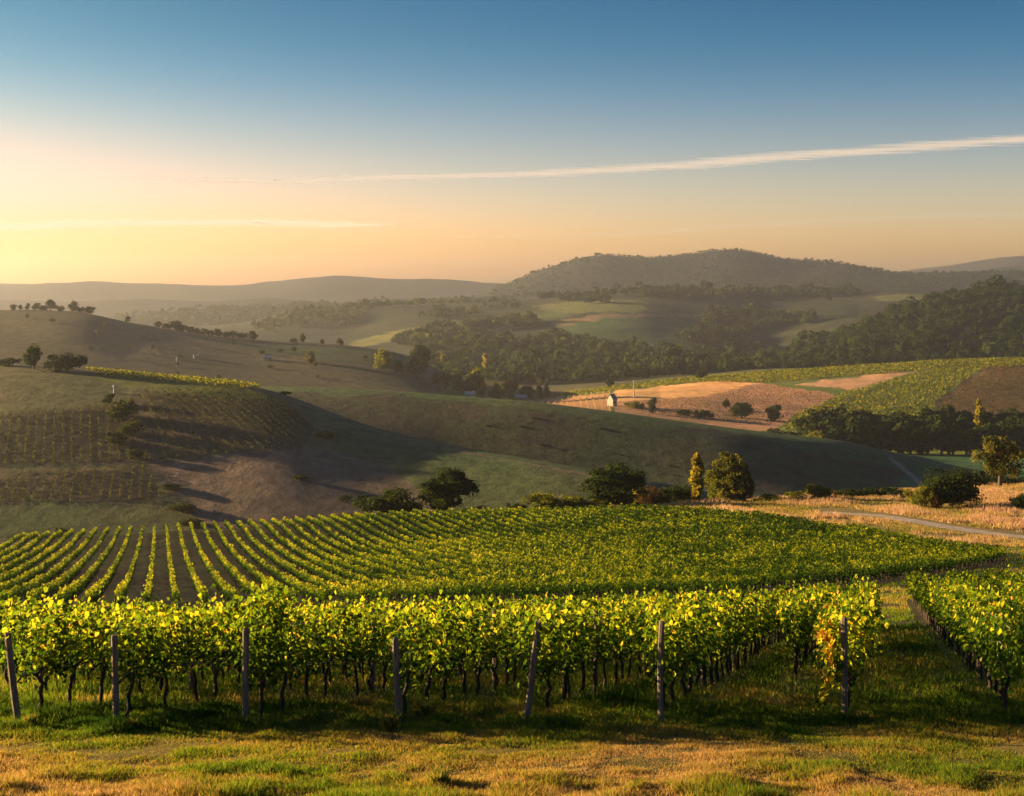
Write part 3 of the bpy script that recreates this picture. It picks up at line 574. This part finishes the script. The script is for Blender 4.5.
def tree_meshes(kind, v, det):
    """unit-height 8 m tree"""
    key = (kind, v, det)
    if key in _cache: return _cache[key]
    sh, mat, z0, wr = {'round': ('round', 'oak', .2, 1.15), 'bush': ('bush', 'oak', .03, 1.5), 'limebush': ('bush', 'lime', .03, 1.5), 'limetree': ('round', 'lime', .15, 1.1), 'poplar': ('tall', 'gold', .06, .30),
                       'autumn': ('round', 'autumn', .1, 1.05), 'russet': ('bush', 'russet', .03, 1.4), 'olive': ('round', 'olive', .15, 1.1), 'darkpoplar': ('tall', 'oak', .06, .34), 'autumnround': ('round', 'autumn', .22, 1.25)}[kind]
    n, s = {3: (9000, .17), 2: (3000, .28), 1: (700, .52)}[det]
    seed = hash_(kind) + v * 13
    C, nrm, ss, tint, B = crown(seed, 8 * wr, 8, n, s * (.7 if sh == 'tall' else 1), z0, sh, 22 if sh != 'tall' else 26)
    V, Q = quads(C, nrm, ss, .8); cm = mesh('crown', V, [Q], M[mat], tint); V, Q = limbs(B, 8, 8 * wr, seed, z0); tm = mesh('trunk', V, [Q], M['trunk'], smooth_=True)
    _cache[key] = (cm, tm); return cm, tm
def hash_(s): return sum(ord(c) * (i + 3) for i, c in enumerate(s)) % 9973
NAME = {'round': 'round_tree', 'bush': 'bush', 'limebush': 'bush', 'limetree': 'leafy_tree', 'poplar': 'poplar_tree', 'autumn': 'autumn_tree', 'russet': 'bush', 'olive': 'leafy_tree', 'darkpoplar': 'poplar_tree', 'autumnround': 'autumn_tree'}
def tree(px, Y, hm, wm, kind, label, group=None, det=1, v=None, dz=0):
    x, y, z = at(px, Y); o = empty(NAME[kind], (x, y, z + dz), random.uniform(0, 6.28)); cm, tm = tree_meshes(kind, random.randrange(4) if v is None else v, det)
    wr = {'round': 1.15, 'bush': 1.5, 'limebush': 1.5, 'limetree': 1.1, 'poplar': .30, 'autumn': 1.05, 'russet': 1.4, 'olive': 1.1, 'darkpoplar': .34, 'autumnround': 1.25}[kind]
    o.scale = (wm * 1.3 / 8 / wr, wm * 1.3 / 8 / wr, hm * 1.12 / 8); obj('crown', cm, o); obj('trunk', tm, o)
    tag(o, label, 'bush' if NAME[kind] == 'bush' else 'tree', group); return o
def ptree(px, pbase, wpx, hpx, Y0, Y1, kind, label, group=None, det=1, v=None):
    Y = Y0 if Y0 == Y1 else hit(px, pbase, Y0, Y1); return tree(px, Y, hpx * Y / F, wpx * Y / F, kind, label, group, det, v)
# along the near crest
ptree(394, 516, 74, 36, 300, 300, 'bush', 'wide low dark bush behind the vineyard, left of the taller bush', None, 3, 1)
ptree(446, 515, 64, 42, 300, 300, 'round', 'rounded leafy tree rising behind the middle of the vineyard crest', None, 3, 2)
ptree(518, 513, 22, 16, 306, 306, 'bush', 'small dark bush on the crest between two larger bushes', None, 2, 0)
ptree(551, 512, 50, 24, 306, 306, 'limebush', 'low yellow green bush on the vineyard crest near the centre', None, 3, 1)
ptree(613, 512, 72, 43, 312, 312, 'round', 'broad dark green tree on the crest right of centre', None, 3, 3)
ptree(638, 498, 18, 32, 326, 326, 'limetree', 'small bright leafy tree at the shoulder of the broad dark tree', None, 2, 3)
ptree(655, 509, 32, 24, 318, 318, 'russet', 'reddish brown bush beside the broad dark tree', None, 3, 1)
ptree(680, 507, 34, 24, 322, 322, 'bush', 'dark green bush between the reddish bush and the golden poplar', None, 3, 2)
ptree(698, 506, 17, 52, 318, 318, 'poplar', 'slender golden poplar rising above the dry grass', None, 3, 0)
ptree(714, 502, 24, 30, 330, 330, 'limetree', 'small yellow green tree close beside the golden poplar', None, 3, 1)
ptree(731, 503, 42, 43, 326, 326, 'autumn', 'autumn coloured tree standing right of the golden poplar', None, 3, 2)
ptree(745, 503, 22, 36, 324, 324, 'olive', 'darker green tree at the right shoulder of the autumn tree', None, 3, 1)
ptree(822, 500, 32, 18, 322, 322, 'limebush', 'low spreading bush at the left end of the dark hedge', None, 3, 0)
ptree(796, 499, 22, 12, 330, 330, 'limebush', 'little yellow green bush in the dry grass', None, 2, 2)
for i, (p, w_) in enumerate(((850, 24), (872, 26), (893, 24))): ptree(p, 497, w_ + 8, 11, 335, 335, 'bush', ['left', 'middle', 'right'][i] + ' section of the low dark hedge above the dry grass', 'low hedge above the dry grass', 2, i)
ptree(950, 503, 62, 46, 300, 300, 'bush', 'largest dark round bush at the right above the track', None, 3, 3)
ptree(922, 504, 30, 26, 296, 296, 'limebush', 'greenish low bush tucked against the left of the largest bush', None, 3, 1)
ptree(1000, 484, 44, 44, 372, 372, 'autumnround', 'rounded golden green tree near the right edge above the track', None, 3, 1)
ptree(1024, 510, 26, 20, 292, 292, 'bush', 'small dark bush cut by the right edge of the picture', None, 2, 1)
ptree(1010, 483, 90, 7, 385, 385, 'bush', 'low dark hedge running right under the golden green tree', None, 2, 2)
ptree(62, 541, 12, 13, 292, 292, 'bush', 'tiny dark bush peeping over the vineyard crest at left', None, 2, 0)
ptree(935, 504, 14, 22, 294, 294, 'russet', 'pale reddish shrub left of the largest bush', None, 2, 0)
ptree(480, 514, 30, 9, 300, 300, 'bush', 'low dark bush right of the rounded tree on the crest', None, 2, 3)
ptree(582, 512, 34, 18, 306, 306, 'limebush', 'low green bush just left of the broad dark tree', None, 2, 1)
ptree(768, 502, 30, 9, 322, 322, 'limebush', 'low green bush right of the autumn tree in the dry grass', None, 2, 0)
ptree(350, 520, 22, 8, 296, 296, 'bush', 'low dark bush at the left end of the crest bushes', None, 2, 2)
# left spur
ptree(34, 369, 21, 22, 630, 650, 'round', 'left tree of the pair on the left hill crest', None, 2, 0)
ptree(67, 371, 36, 22, 625, 645, 'bush', 'wider right tree of the pair on the left hill crest', None, 2, 1)
ptree(8, 366, 26, 10, 645, 645, 'bush', 'low dark bush at the left edge beside the pair of crest trees', None, 1, 1)
ptree(48, 368, 9, 7, 640, 640, 'bush', 'tiny bush between the pair of crest trees', None, 1, 2)
for i, (p, b, w_, h_) in enumerate(((110, 404, 16, 9), (124, 420, 32, 20), (132, 436, 26, 15), (118, 444, 26, 12), (136, 458, 20, 8), (172, 490, 24, 6), (182, 512, 28, 8), (190, 528, 28, 9))):
    ptree(p, b, w_, h_, 420, 640, 'olive', ['topmost', 'second', 'third', 'fourth', 'fifth', 'sixth', 'seventh', 'lowest'][i] + ' scrubby bush in the dim gully through the hillside vineyard', 'scrub in the gully on the left hillside', 2)
for i, (p, b, w_, h_) in enumerate(((286, 395, 12, 5), (326, 438, 22, 8), (345, 500, 14, 7), (300, 480, 16, 7))): ptree(p, b, w_, h_, 420, 640, 'bush', 'small dark scrub dot on the brown slope, %s' % ['highest', 'by the track bend', 'lowest', 'left of the lowest'][i], 'scrub dots on the brown slope', 1)
for i in range(13):                                             # scrub on the second spur
    p = random.uniform(430, 880); lo = np.interp(p, [400, 520, 640, 740, 880], [396, 408, 424, 440, 455]); hi_ = np.interp(p, [400, 520, 650, 720, 880], [430, 455, 480, 488, 480])
    ptree(p, random.uniform(lo + 4, hi_), random.uniform(4, 8), random.uniform(.9, 1.6), 665, 800, random.choice(['bush', 'olive', 'bush']), 'small dark shrub scattered on the shaded brown slope', 'shrubs scattered on the shaded brown slope', 1)
# trees at the valley bottom behind the second spur
VT = [(310, 386, 16, 11, 'autumn'), (384, 391, 24, 21, 'limetree'), (420, 393, 32, 29, 'olive'), (400, 392, 14, 12, 'olive'), (445, 394, 18, 16, 'limetree'), (458, 395, 18, 18, 'autumn'), (436, 396, 12, 10, 'autumn'),
      (475, 393, 20, 26, 'limetree'), (480, 386, 16, 20, 'poplar'), (466, 388, 14, 14, 'olive'), (496, 396, 18, 18, 'limetree'), (510, 393, 18, 18, 'limetree'), (528, 391, 16, 14, 'olive'), (540, 388, 8, 18, 'autumn'), (547, 386, 7, 17, 'autumn'), (486, 372, 9, 24, 'poplar'), (495, 374, 9, 22, 'darkpoplar'), (443, 362, 8, 16, 'poplar'), (452, 362, 7, 14, 'darkpoplar')]
for i, (p, b, w_, h_, k) in enumerate(VT):
    Y = 1500 if p < 500 and b > 380 else 1650
    if b < 380: Y = hit(p, b + 4, 1800, 2300)
    ptree(p, b, w_, h_, Y, Y, k, {'limetree': 'sunlit yellow green tree', 'olive': 'hazy olive green tree', 'autumn': 'hazy autumn coloured tree', 'poplar': 'slender upright tree', 'darkpoplar': 'dark slender upright tree'}[k] + ', %s from the left in the group by the white houses' % ordn[i], 'trees by the white houses on the valley floor', 2)
# trees dotted on the sunny far bank
FT = [(610, 386, 9, 9, 'round', 'round dark tree beside the pale farmhouse'), (634, 408, 20, 9, 'limebush', 'low green bush right of the pale farmhouse'), (653, 414, 12, 14, 'olive', 'small upright tree at the lower edge of the orange field'),
      (685, 416, 16, 8, 'bush', 'left of the two low dark bushes under the orange field'), (704, 418, 19, 10, 'bush', 'right of the two low dark bushes under the orange field'), (702, 379, 14, 9, 'round', 'single round dark bush on the skyline strip of vines'),
      (726, 409, 8, 9, 'round', 'small ball shaped tree in the pink field'), (741, 418, 24, 15, 'olive', 'dull green spreading tree below the pink field'), (775, 421, 20, 14, 'olive', 'dark green tree at the left end of the bright green field'),
      (979, 446, 9, 50, 'poplar', 'tall golden poplar standing in front of the dark valley woods')]
for p, b, w_, h_, k, lb in FT:
    Y = hit(p, b, 1100, 1690) if p != 979 else 1060; ptree(p, b, w_, h_, Y, Y, k, lb, None, 2)
# dark valley woods on the right, tree by tree
n = 0; vw = []
for p in np.arange(735, 1050, 8.5):
    for row, (Y, hp) in enumerate(((1150, 24), (1070, 24), (1000, 26))):
        if p < 800 and row == 0: continue
        q = p + random.uniform(-4, 4); hh = hp * np.interp(q, [735, 800, 830, 1050], [.45, .62, 1, .95]) * random.uniform(.75, 1.2)
        vw.append((q, Y, hh, row))
for q, Y, hh, row in vw:
    k = random.choice(['round', 'round', 'bush', 'olive', 'olive']); tree(q, Y, hh * Y / F, random.uniform(20, 32) * Y / F * min(1, hh / 18), k, 'dark rounded tree packed into the shaded woods below the sunny fields', 'trees of the shaded valley woods', 1)
ptree(817, 466, 22, 16, 905, 905, 'limetree', 'sunlit tree at the tip of the shaded spur beside the green meadow', None, 2)
ptree(826, 458, 20, 14, 930, 930, 'olive', 'olive green tree just behind the sunlit tree at the spur tip', None, 2)
ptree(806, 445, 18, 10, 950, 950, 'olive', 'low grey green bush left of the sunlit tree at the spur tip', None, 2)
# crest line of the hazy left hill
CT = [(13, 6, 6), (20, 4, 4), (28, 5, 5), (36, 9, 6), (43, 7, 5), (51, 10, 9), (60, 7, 5), (73, 9, 9), (80, 10, 6), (90, 10, 6), (128, 5, 5), (158, 7, 5), (167, 9, 6), (176, 12, 8), (183, 9, 7), (190, 7, 5), (197, 8, 7), (205, 6, 5), (211, 6, 7), (219, 8, 7), (227, 7, 7), (234, 8, 6), (242, 9, 7), (253, 9, 8), (293, 6, 5), (303, 5, 8), (322, 4, 4), (340, 6, 6)]
for i, (p, w_, h_) in enumerate(CT): ptree(p, 0, w_ * 1.25, h_ + 1, 1690, 1690, ['bush', 'round', 'bush', 'olive'][i % 4] if w_ > 5 else 'round', '%s tree from the left along the hazy left skyline hill' % ordn[i], 'trees along the crest of the hazy left hill', 1)
for i in range(22):
    p = random.uniform(20, 390); Y = random.uniform(1350, 1640); ptree(p, 0, random.uniform(4, 8), random.uniform(3, 5), Y, Y, 'olive', 'tiny hazy shrub on the slope of the left middle hill', 'shrubs on the slope of the hazy left hill', 1)
# crest line of the middle hills
for i in range(46):
    p = [350, 362, 366, 375, 386, 398, 410, 425, 428, 440][i] if i < 10 else 540 + (i - 10) * 6.4 + random.uniform(-2, 2)
    ptree(p, 0, random.uniform(6, 11), random.uniform(4, 8) * (1 if i >= 10 else .6), 4280, 4280, 'olive', 'small dark tree on the skyline of the middle hills', 'trees on the skyline of the middle hills', 1)
# ------------------------------------------------------------------ woods seen as a mass
def wood(name, label, polys, Y0, Y1, ntree, hm, mat, nq=34, gate=-9, seed=1):
    g = np.random.default_rng(seed); X = []; allq = []
    P = np.concatenate([np.array(p) for p in polys]); u = g.uniform(P[:, 0].min(), P[:, 0].max(), ntree * 14); Y = g.uniform(Y0, Y1, ntree * 14); Z = hgt(u, Y); py = HY - F * Z / Y
    k = np.zeros(len(u), bool)
    for p in polys: k |= inpoly(u, py, p)
    k &= fbm((u - CX) * Y / F / 160, Y / 160, 4) > gate
    u, Y, Z = u[k][:ntree], Y[k][:ntree], Z[k][:ntree]; X = (u - CX) * Y / F; n = len(X)
    h = hm * np.exp(g.normal(-.1, .38, n)); w_ = h * g.uniform(.75, 1.1, n); tl = g.uniform(-.25, .25, n)
    d = unit(g.normal(size=(n, nq, 3))); d[..., 2] = np.abs(d[..., 2]) * 1.1 - .15; r = g.uniform(.72, 1.1, (n, nq, 1))
    C = np.stack([X, Y, Z + h * .45], 1)[:, None] + d * r * np.stack([w_ / 2, w_ / 2, h * .52], 1)[:, None]
    nrm = unit(d.reshape(-1, 3) + g.normal(0, .4, (n * nq, 3))); V, Q = quads(C.reshape(-1, 3), nrm, np.repeat(w_, nq) * g.uniform(.07, .16, n * nq) * math.sqrt(60 / nq))
    tint = np.clip(.42 + np.repeat(tl, nq) + g.normal(0, .10, n * nq) - .12, 0, 1)
    o = obj(name, mesh(name, V, [Q], M[mat], tint)); tag(o, label, 'wood', kind='stuff'); print(name, n)
wood('forest', 'dense dark forest covering the hill on the right', [[(735, 385), (760, 360), (800, 345), (850, 326), (900, 303), (950, 290), (1000, 286), (1100, 285), (1100, 375)]], 2180, 2860, 3600, 12.5, 'oak', 48, seed=4)
wood('valley_forest', 'hazy wood on the slopes in the middle of the valley', [[(425, 372), (430, 352), (480, 345), (560, 345), (640, 348), (700, 350), (760, 360), (740, 395), (600, 392), (500, 385)]], 1990, 2800, 2300, 13, 'oak', 26, gate=-.35, seed=5)
wood('upland_forest', 'scattered hazy trees and hedges over the middle hills', [[(390, 345), (440, 325), (520, 320), (556, 328), (575, 343), (640, 347), (700, 335), (760, 328), (780, 355), (600, 352), (450, 352)],
      [(700, 325), (720, 294), (860, 294), (850, 300), (800, 330), (780, 350)], [(560, 299), (700, 294), (700, 301), (560, 305)]], 2800, 4350, 2800, 14, 'olive', 22, gate=.0, seed=6)
wood('scattered_forest', 'thin hedges and copses on the hazy left middle hills', [[(250, 330), (300, 309), (520, 302), (520, 312), (400, 326), (300, 338)]], 3200, 4350, 500, 12, 'olive', 22, gate=.05, seed=8)
wood('skyline_forest', 'dark line of trees along the skyline of the middle hills', [[(545, 302), (620, 294), (700, 291), (770, 292), (860, 292), (860, 297), (700, 299), (560, 306)]], 4050, 4340, 520, 15, 'oak', 22, seed=14)
wood('far_ridge_forest', 'pale hazy woods on the low ridge behind the left hill', [[(100, 330), (116, 317), (220, 308), (310, 305), (500, 300), (500, 310), (300, 326), (120, 330)]], 5050, 5750, 2600, 12, 'oak', 10, seed=12)
wood('mountain_forest', 'distant forest on the long dark ridge', [[(480, 303), (500, 285), (560, 262), (620, 252), (740, 248), (860, 262), (1060, 268), (1060, 300)]], 5500, 6640, 6000, 7, 'oak', 10, seed=9)
# ------------------------------------------------------------------ buildings
def house(px, Y, wx, dy, hw, hr, rot, name, label, roofm='tile', wins=2):
    x, y, z = at(px, Y); o = empty(name, (x, y, z), rot); a, b = wx / 2, dy / 2
    V = [(-a, -b, -2), (a, -b, -2), (a, b, -2), (-a, b, -2), (-a, -b, hw), (a, -b, hw), (a, b, hw), (-a, b, hw), (-a, 0, hw + hr), (a, 0, hw + hr)]
    obj('wall', mesh('wall', V, [[(0, 1, 5, 4), (2, 3, 7, 6)], [(3, 0, 4, 8, 7), (1, 2, 6, 9, 5)], ], M['plaster']), o)
    e = .4; t_ = .25; s = hr / b; V = []; Qs = []
    for sg in (-1, 1):
        k = len(V); lo = hw - s * e + .05
        V += [(-a - e, sg * (b + e), lo), (a + e, sg * (b + e), lo), (a + e, 0, hw + hr + .05), (-a - e, 0, hw + hr + .05)]; V += [(p[0], p[1], p[2] + t_) for p in V[k:k + 4]]
        Qs += [(k, k + 1, k + 2, k + 3), (k + 4, k + 5, k + 6, k + 7), (k, k + 1, k + 5, k + 4), (k + 1, k + 2, k + 6, k + 5), (k + 3, k, k + 4, k + 7)]
    rf = obj('roof', mesh('roof', V, [Qs], M[roofm]), o)
    def box(nm, x0, x1, y0, y1, z0, z1, m, par):
        V = [(x_, y_, z_) for x_ in (x0, x1) for y_ in (y0, y1) for z_ in (z0, z1)]; return obj(nm, mesh(nm, V, [[(0, 1, 3, 2), (4, 6, 7, 5), (0, 4, 5, 1), (2, 3, 7, 6), (0, 2, 6, 4), (1, 5, 7, 3)]], m), par)
    box('chimney', a * .4, a * .4 + .8, .3, 1.1, hw, hw + hr + 1.0, M['plaster'], rf)
    for i in range(wins): xx = -a + wx * (i + 1) / (wins + 2); box('window', xx - .5, xx + .5, -b - .06, -b + .05, hw * .45, hw * .45 + 1.3, M['glass'], o)
    xx = -a + wx * (wins + 1) / (wins + 2); box('door', xx - .55, xx + .55, -b - .05, -b + .05, 0, 2.1, M['door'], o)
    tag(o, label, 'house'); return o
house(612, hit(612, 406, 1200, 1700), 5, 8, 6.5, 4.5, R(38), 'farmhouse', 'tall pale farmhouse with a steep grey roof at the edge of the orange field', 'greyroof', 3)
house(480, 1560, 9, 8, 4, 2.5, R(20), 'white_house', 'white house with a pale roof among the valley trees', 'paleroof')
house(470, 1460, 10, 8, 4, 2.5, R(-15), 'white_house', 'white house just above the dark spur, lower left of the other', 'paleroof')
house(521, 1640, 13, 8, 4, 2, R(5), 'white_house', 'long low white shed at the edge of the green strip', 'paleroof', 3)
house(196, hit(196, 358, 1300, 1690), 5, 4, 2.5, 1.5, R(20), 'white_house', 'tiny white house on the hazy left hill, left of the larger one', 'paleroof')
house(268, hit(268, 360, 1300, 1690), 8, 6, 3, 2.2, R(10), 'white_house', 'larger white house with pale roof on the hazy left hill', 'paleroof')
# pale mast in the field and the pale chimney tower on the left hill
def mast(px, Y, h, r, name, label):
    x, y, z = at(px, Y); V, Q = tubes([(np.array([(0, 0, -1), (0, 0, h * .5), (0, 0, h * .97), (0, 0, h)]), np.array([r * 1.3, r, r * .8, r * 1.1]))], 8)
    o = empty(name, (x, y, z)); obj('shaft', mesh('shaft', V, [Q], M['plaster']), o)
    V, Q = tubes([(np.array([(0, 0, h), (0, 0, h + .3 * r + .2), (0, 0, h + r * 2)]), np.array([r * 1.8, r * 1.8, .1]))], 8); obj('cap', mesh('cap', V, [Q], M['paleroof']), o); tag(o, label, 'tower')
mast(634, hit(634, 398, 1200, 1700), 17, .55, 'pale_mast', 'thin pale mast standing in the orange field right of the farmhouse')
mast(177, hit(177, 366, 1300, 1690), 7, .8, 'small_tower', 'tiny pale tower on the hazy left hill')
mast(114.5, hit(114.5, 393, 560, 640), 2.6, .5, 'water_tank', 'tiny white tank above the gully bushes on the left hill')
# ------------------------------------------------------------------ grass
def blades(X, Y, h, wdt, tint, mat, name, label, lean=.35):
    n = len(X); Z = hxy(X, Y) - .02; th = rng.uniform(0, 2 * np.pi, n); d = np.stack([np.cos(th), np.sin(th), np.zeros(n)], 1); ln_ = rng.normal(0, lean, (n, 2)) * h[:, None]
    Bp = np.stack([X, Y, Z], 1); tip = Bp + np.concatenate([ln_, h[:, None]], 1); mid = Bp + np.concatenate([ln_ * .35, h[:, None] * .55], 1)
    wv = d * wdt[:, None]; V = np.stack([Bp - wv, Bp + wv, mid + wv * .7, tip, mid - wv * .7], 1).reshape(-1, 3)
    o = obj(name, mesh(name, V, [np.arange(n * 5).reshape(-1, 5)], M[mat], tint)); tag(o, label, 'grass', kind='stuff'); print(name, n)
def near_grass(n, Y0, Y1, ex=1.0):
    Y = Y0 + (Y1 - Y0) * rng.random(n) ** ex; px = rng.uniform(-60, 1084, n); return (px - CX) * Y / F, Y, px
X1, Y1_, p1 = near_grass(430000, 16.2, 26.5)
X2, Y2, p2 = near_grass(170000, 26.5, 62, 1.3)
X = np.concatenate([X1, X2]); Y = np.concatenate([Y1_, Y2]); pz = np.concatenate([p1, p2])
cl = fbm(X / .55, Y / .55, 3); cl2 = fbm(X / 2.5 + 9, Y / 2.5, 3)
# bare soil strip under the vine rows
rowpos = np.full(len(X), 9.); 
for (x0, a, b, nm), side in allrows: rowpos = np.minimum(rowpos, abs(X - (x0 + SL * (Y - 24))))
under = (Y > 24.5) & (rowpos < .45); keep = (rng.random(len(X)) < np.where(under, .45, 1)) & (cl > np.where(Y < 24, -1.1, -.42) + .5 * (rng.random(len(X)) - .5))
X, Y, cl, cl2, rowpos = X[keep], Y[keep], cl[keep], cl2[keep], rowpos[keep]
mown = np.clip((23.2 - Y) / 1.0, 0, 1) * np.clip((Y - 19.6) / .8, 0, 1)          # short dry strip
bank = np.clip((20.2 - Y) / 1.0, 0, 1)
h = (.05 + .13 * np.clip(cl + .3, 0, 1)) * (1 - .3 * mown) * (1 + .3 * bank * (cl > .1)) * rng.uniform(.6, 1.4, len(X)) * np.interp(Y, [17, 22, 24, 30, 60], [.75, .8, 1.6, 1.8, 1.4])
dry = .54 + .16 * bank + .24 * mown + .18 * bank * (cl < .1) + .7 * cl2 - .25 * cl + rng.normal(0, .16, len(X)) - .16 * (Y > 23.3)
blades(X, Y, h, .0035 + .0025 * (Y / 20) ** 1.3, np.clip(dry, 0, 1), 'grass', 'grass', 'rough green and golden grass in front of and between the vine rows')
# coarser grass on the headland between the blocks
n = 120000; Yh = 62 + 150 * rng.random(n) ** 1.3; ph = rng.uniform(380, 1084, n); Xh = (ph - CX) * Yh / F
k = ~inpoly(Xh, Yh, BLK) & (fbm(Xh / 2.5, Yh / 2.5, 3) > -.2); rp_ = np.full(n, 9.)
for (x0, a, b, nm), side in allrows:
    if side == 'right': rp_ = np.where(Yh < 93, np.minimum(rp_, abs(Xh - (x0 + SL * (Yh - 24)))), rp_)
k &= rp_ > .5; Xh, Yh = Xh[k], Yh[k]
blades(Xh, Yh, rng.uniform(.08, .3, len(Xh)), .012 + .0002 * Yh, np.clip(.45 + .7 * fbm(Xh / 6, Yh / 6, 3) + rng.normal(0, .15, len(Xh)), 0, 1), 'grass', 'headland_grass', 'rough grass on the headland between the vineyard blocks', .4)
# dry grass on the bank right of the vineyard
n = 150000; Yd = rng.uniform(205, 405, n); pxd = rng.uniform(590, 1070, n); Xd = (pxd - CX) * Yd / F; edge = np.interp(pxd, [590, 640, 760, 880, 1000, 1008], [303, 296, 272, 232, 186, 172]) + 2
crs = np.interp(pxd, [600, 700, 768, 900, 1024], [303, 322, 342, 382, 402])
trk = np.abs(Yd - np.interp(pxd, [820, 880, 930, 980, 1040, 1120], [285, 275, 256, 240, 228, 218])) < 9
k = (Yd > edge) & (Yd < crs) & ~(trk & (pxd > 820)) & (fbm(Xd / 7, Yd / 7, 3) > -.25); Xd, Yd = Xd[k], Yd[k]; cc = fbm(Xd / 9 + 3, Yd / 9, 3)
blades(Xd, Yd, (.5 + 1.0 * np.clip(cc + .2, 0, 1)) * rng.uniform(.5, 1.3, len(Xd)), np.full(len(Xd), .07), np.clip(.45 + .9 * cc + rng.normal(0, .15, len(Xd)), 0, 1), 'straw', 'dry_grass', 'tall pinkish dry grass on the bank between the vineyard and the bushes', .25)
# a few dry weeds by the posts
def weed(px, Y, h, label, mat='grass'):
    x, y, z = at(px, Y); n = 300; g = rng; h *= .7; th = g.uniform(0, 6.28, n); r = g.uniform(0, .3, n) * h; B_ = np.stack([np.cos(th) * r * .3, np.sin(th) * r * .3, np.full(n, -.02)], 1); h *= .7; tp_ = np.stack([np.cos(th) * r * 1.6, np.sin(th) * r * 1.6, h * g.uniform(.4, 1, n)], 1)
    md = (B_ + tp_) / 2; md[:, 2] += .1 * h; wv = unit(np.cross(tp_ - B_, g.normal(size=(n, 3)))) * .007; V = np.stack([B_ - wv, B_ + wv, md + wv, tp_, md - wv], 1).reshape(-1, 3)
    o = obj('weed_tuft', mesh('weed_tuft', V, [np.arange(n * 5).reshape(-1, 5)], M[mat], g.random(n)), None, (x, y, z)); tag(o, label, 'weed', 'dry weed tufts in the grass')
weed(390, 23.2, .75, 'reddish dry weed tuft at the foot of the fourth post'); weed(425, 24.6, .8, 'pale dry weed tuft right of the fourth post'); weed(862, 23.6, .5, 'dry weed tuft at the foot of the reddish end post')
weed(440, 18.6, .55, 'tall pale dry weed in the bank at the bottom centre'); weed(30, 23.4, .5, 'dry weed tuft beside the leftmost post'); weed(130, 23.3, .45, 'dry weed tuft beside the second post'); weed(975, 23.8, .5, 'dry weed tuft in the grass aisle near the right row')
# ------------------------------------------------------------------ clouds: thin high sheets far beyond the haze
def cloud(name, label, pts, H, wid, dens, seed, alb=(.62, .72, .88)):
    m, t, n_, l = newmat('cirrus_' + str(seed)); co = n_('ShaderNodeAttribute'); co.attribute_name = 'col'
    g = n_('ShaderNodeNewGeometry'); mp = n_('ShaderNodeMapping'); mp.inputs['Rotation'].default_value = (0, 0, .35); mp.inputs['Scale'].default_value = (.00055, .0030, .0005); l(g.outputs['Position'], mp.inputs[0])
    no = n_('ShaderNodeTexNoise'); no.inputs['Detail'].default_value = 9; no.inputs['Roughness'].default_value = .62; no.inputs['Scale'].default_value = 1; no.inputs['Distortion'].default_value = .4; l(mp.outputs[0], no.inputs['Vector'])
    s = n_('ShaderNodeSeparateColor'); l(co.outputs['Color'], s.inputs[0])
    ad = n_('ShaderNodeMath'); ad.operation = 'ADD'; l(no.outputs['Fac'], ad.inputs[0]); l(s.outputs[0], ad.inputs[1])
    mr_ = n_('ShaderNodeMapRange'); l(ad.outputs[0], mr_.inputs['Value']); mr_.inputs['From Min'].default_value = 1.0; mr_.inputs['From Max'].default_value = 1.5; mr_.inputs['To Max'].default_value = dens
    tl = n_('ShaderNodeBsdfTranslucent'); tl.inputs[0].default_value = (*alb, 1); df = n_('ShaderNodeBsdfDiffuse'); df.inputs[0].default_value = (*alb, 1)
    a1 = n_('ShaderNodeAddShader'); l(tl.outputs[0], a1.inputs[0]); l(df.outputs[0], a1.inputs[1]); tr = n_('ShaderNodeBsdfTransparent'); mi = n_('ShaderNodeMixShader'); l(mr_.outputs[0], mi.inputs[0]); l(tr.outputs[0], mi.inputs[1]); l(a1.outputs[0], mi.inputs[2])
    o_ = n_('ShaderNodeOutputMaterial'); l(mi.outputs[0], o_.inputs['Surface'])
    P_ = []
    for px, py in pts: Yc = H * F / (HY - py); P_.append(((px - CX) * Yc / F, Yc))
    P_ = np.array(P_); tt = np.linspace(0, 1, 160); k = np.linspace(0, 1, len(P_)); x = np.interp(tt, k, P_[:, 0]); y = np.interp(tt, k, P_[:, 1])
    dx, dy = np.gradient(x), np.gradient(y); L_ = np.hypot(dx, dy); nx, ny = -dy / L_, dx / L_; V = []; c_ = []
    for o in np.linspace(-1, 1, 21):
        V.append(np.stack([x + nx * o * wid, y + ny * o * wid, H + 0 * x], -1)); e = np.clip(1 - abs(o), 0, 1) ** .7 * np.clip(np.minimum(tt, 1 - tt) * 9, 0, 1); c_.append(np.stack([e, e, e], -1))
    V = np.stack(V, 1).reshape(-1, 3); c_ = np.stack(c_, 1).reshape(-1, 3); i, j = np.meshgrid(np.arange(159), np.arange(20), indexing='ij'); q = i * 21 + j
    tag(obj(name, mesh(name, V, [np.stack([q, q + 1, q + 22, q + 21], -1).reshape(-1, 4)], m, smooth_=True, vcol=c_)), label, 'cloud', kind='thing')
cloud('cirrus_cloud', 'long thin pale cloud streak rising across the sky to the right', [(20, 176), (170, 179), (280, 182), (400, 177), (540, 174), (690, 165), (760, 158), (880, 150), (1000, 141), (1120, 134), (1300, 124)], 3200, 2000, .95, 1, (.72, .74, .78))
cloud('cirrus_cloud', 'faint bright cloud streak low in the sky at the left', [(-300, 232), (-60, 229), (100, 223), (260, 222), (420, 228)], 2400, 5200, 1.0, 2, (.95, .9, .8))
cloud('cirrus_cloud', 'very faint wide cloud band low in the sky at the right', [(380, 242), (600, 236), (800, 222), (960, 214), (1200, 222)], 2600, 3000, .15, 3)
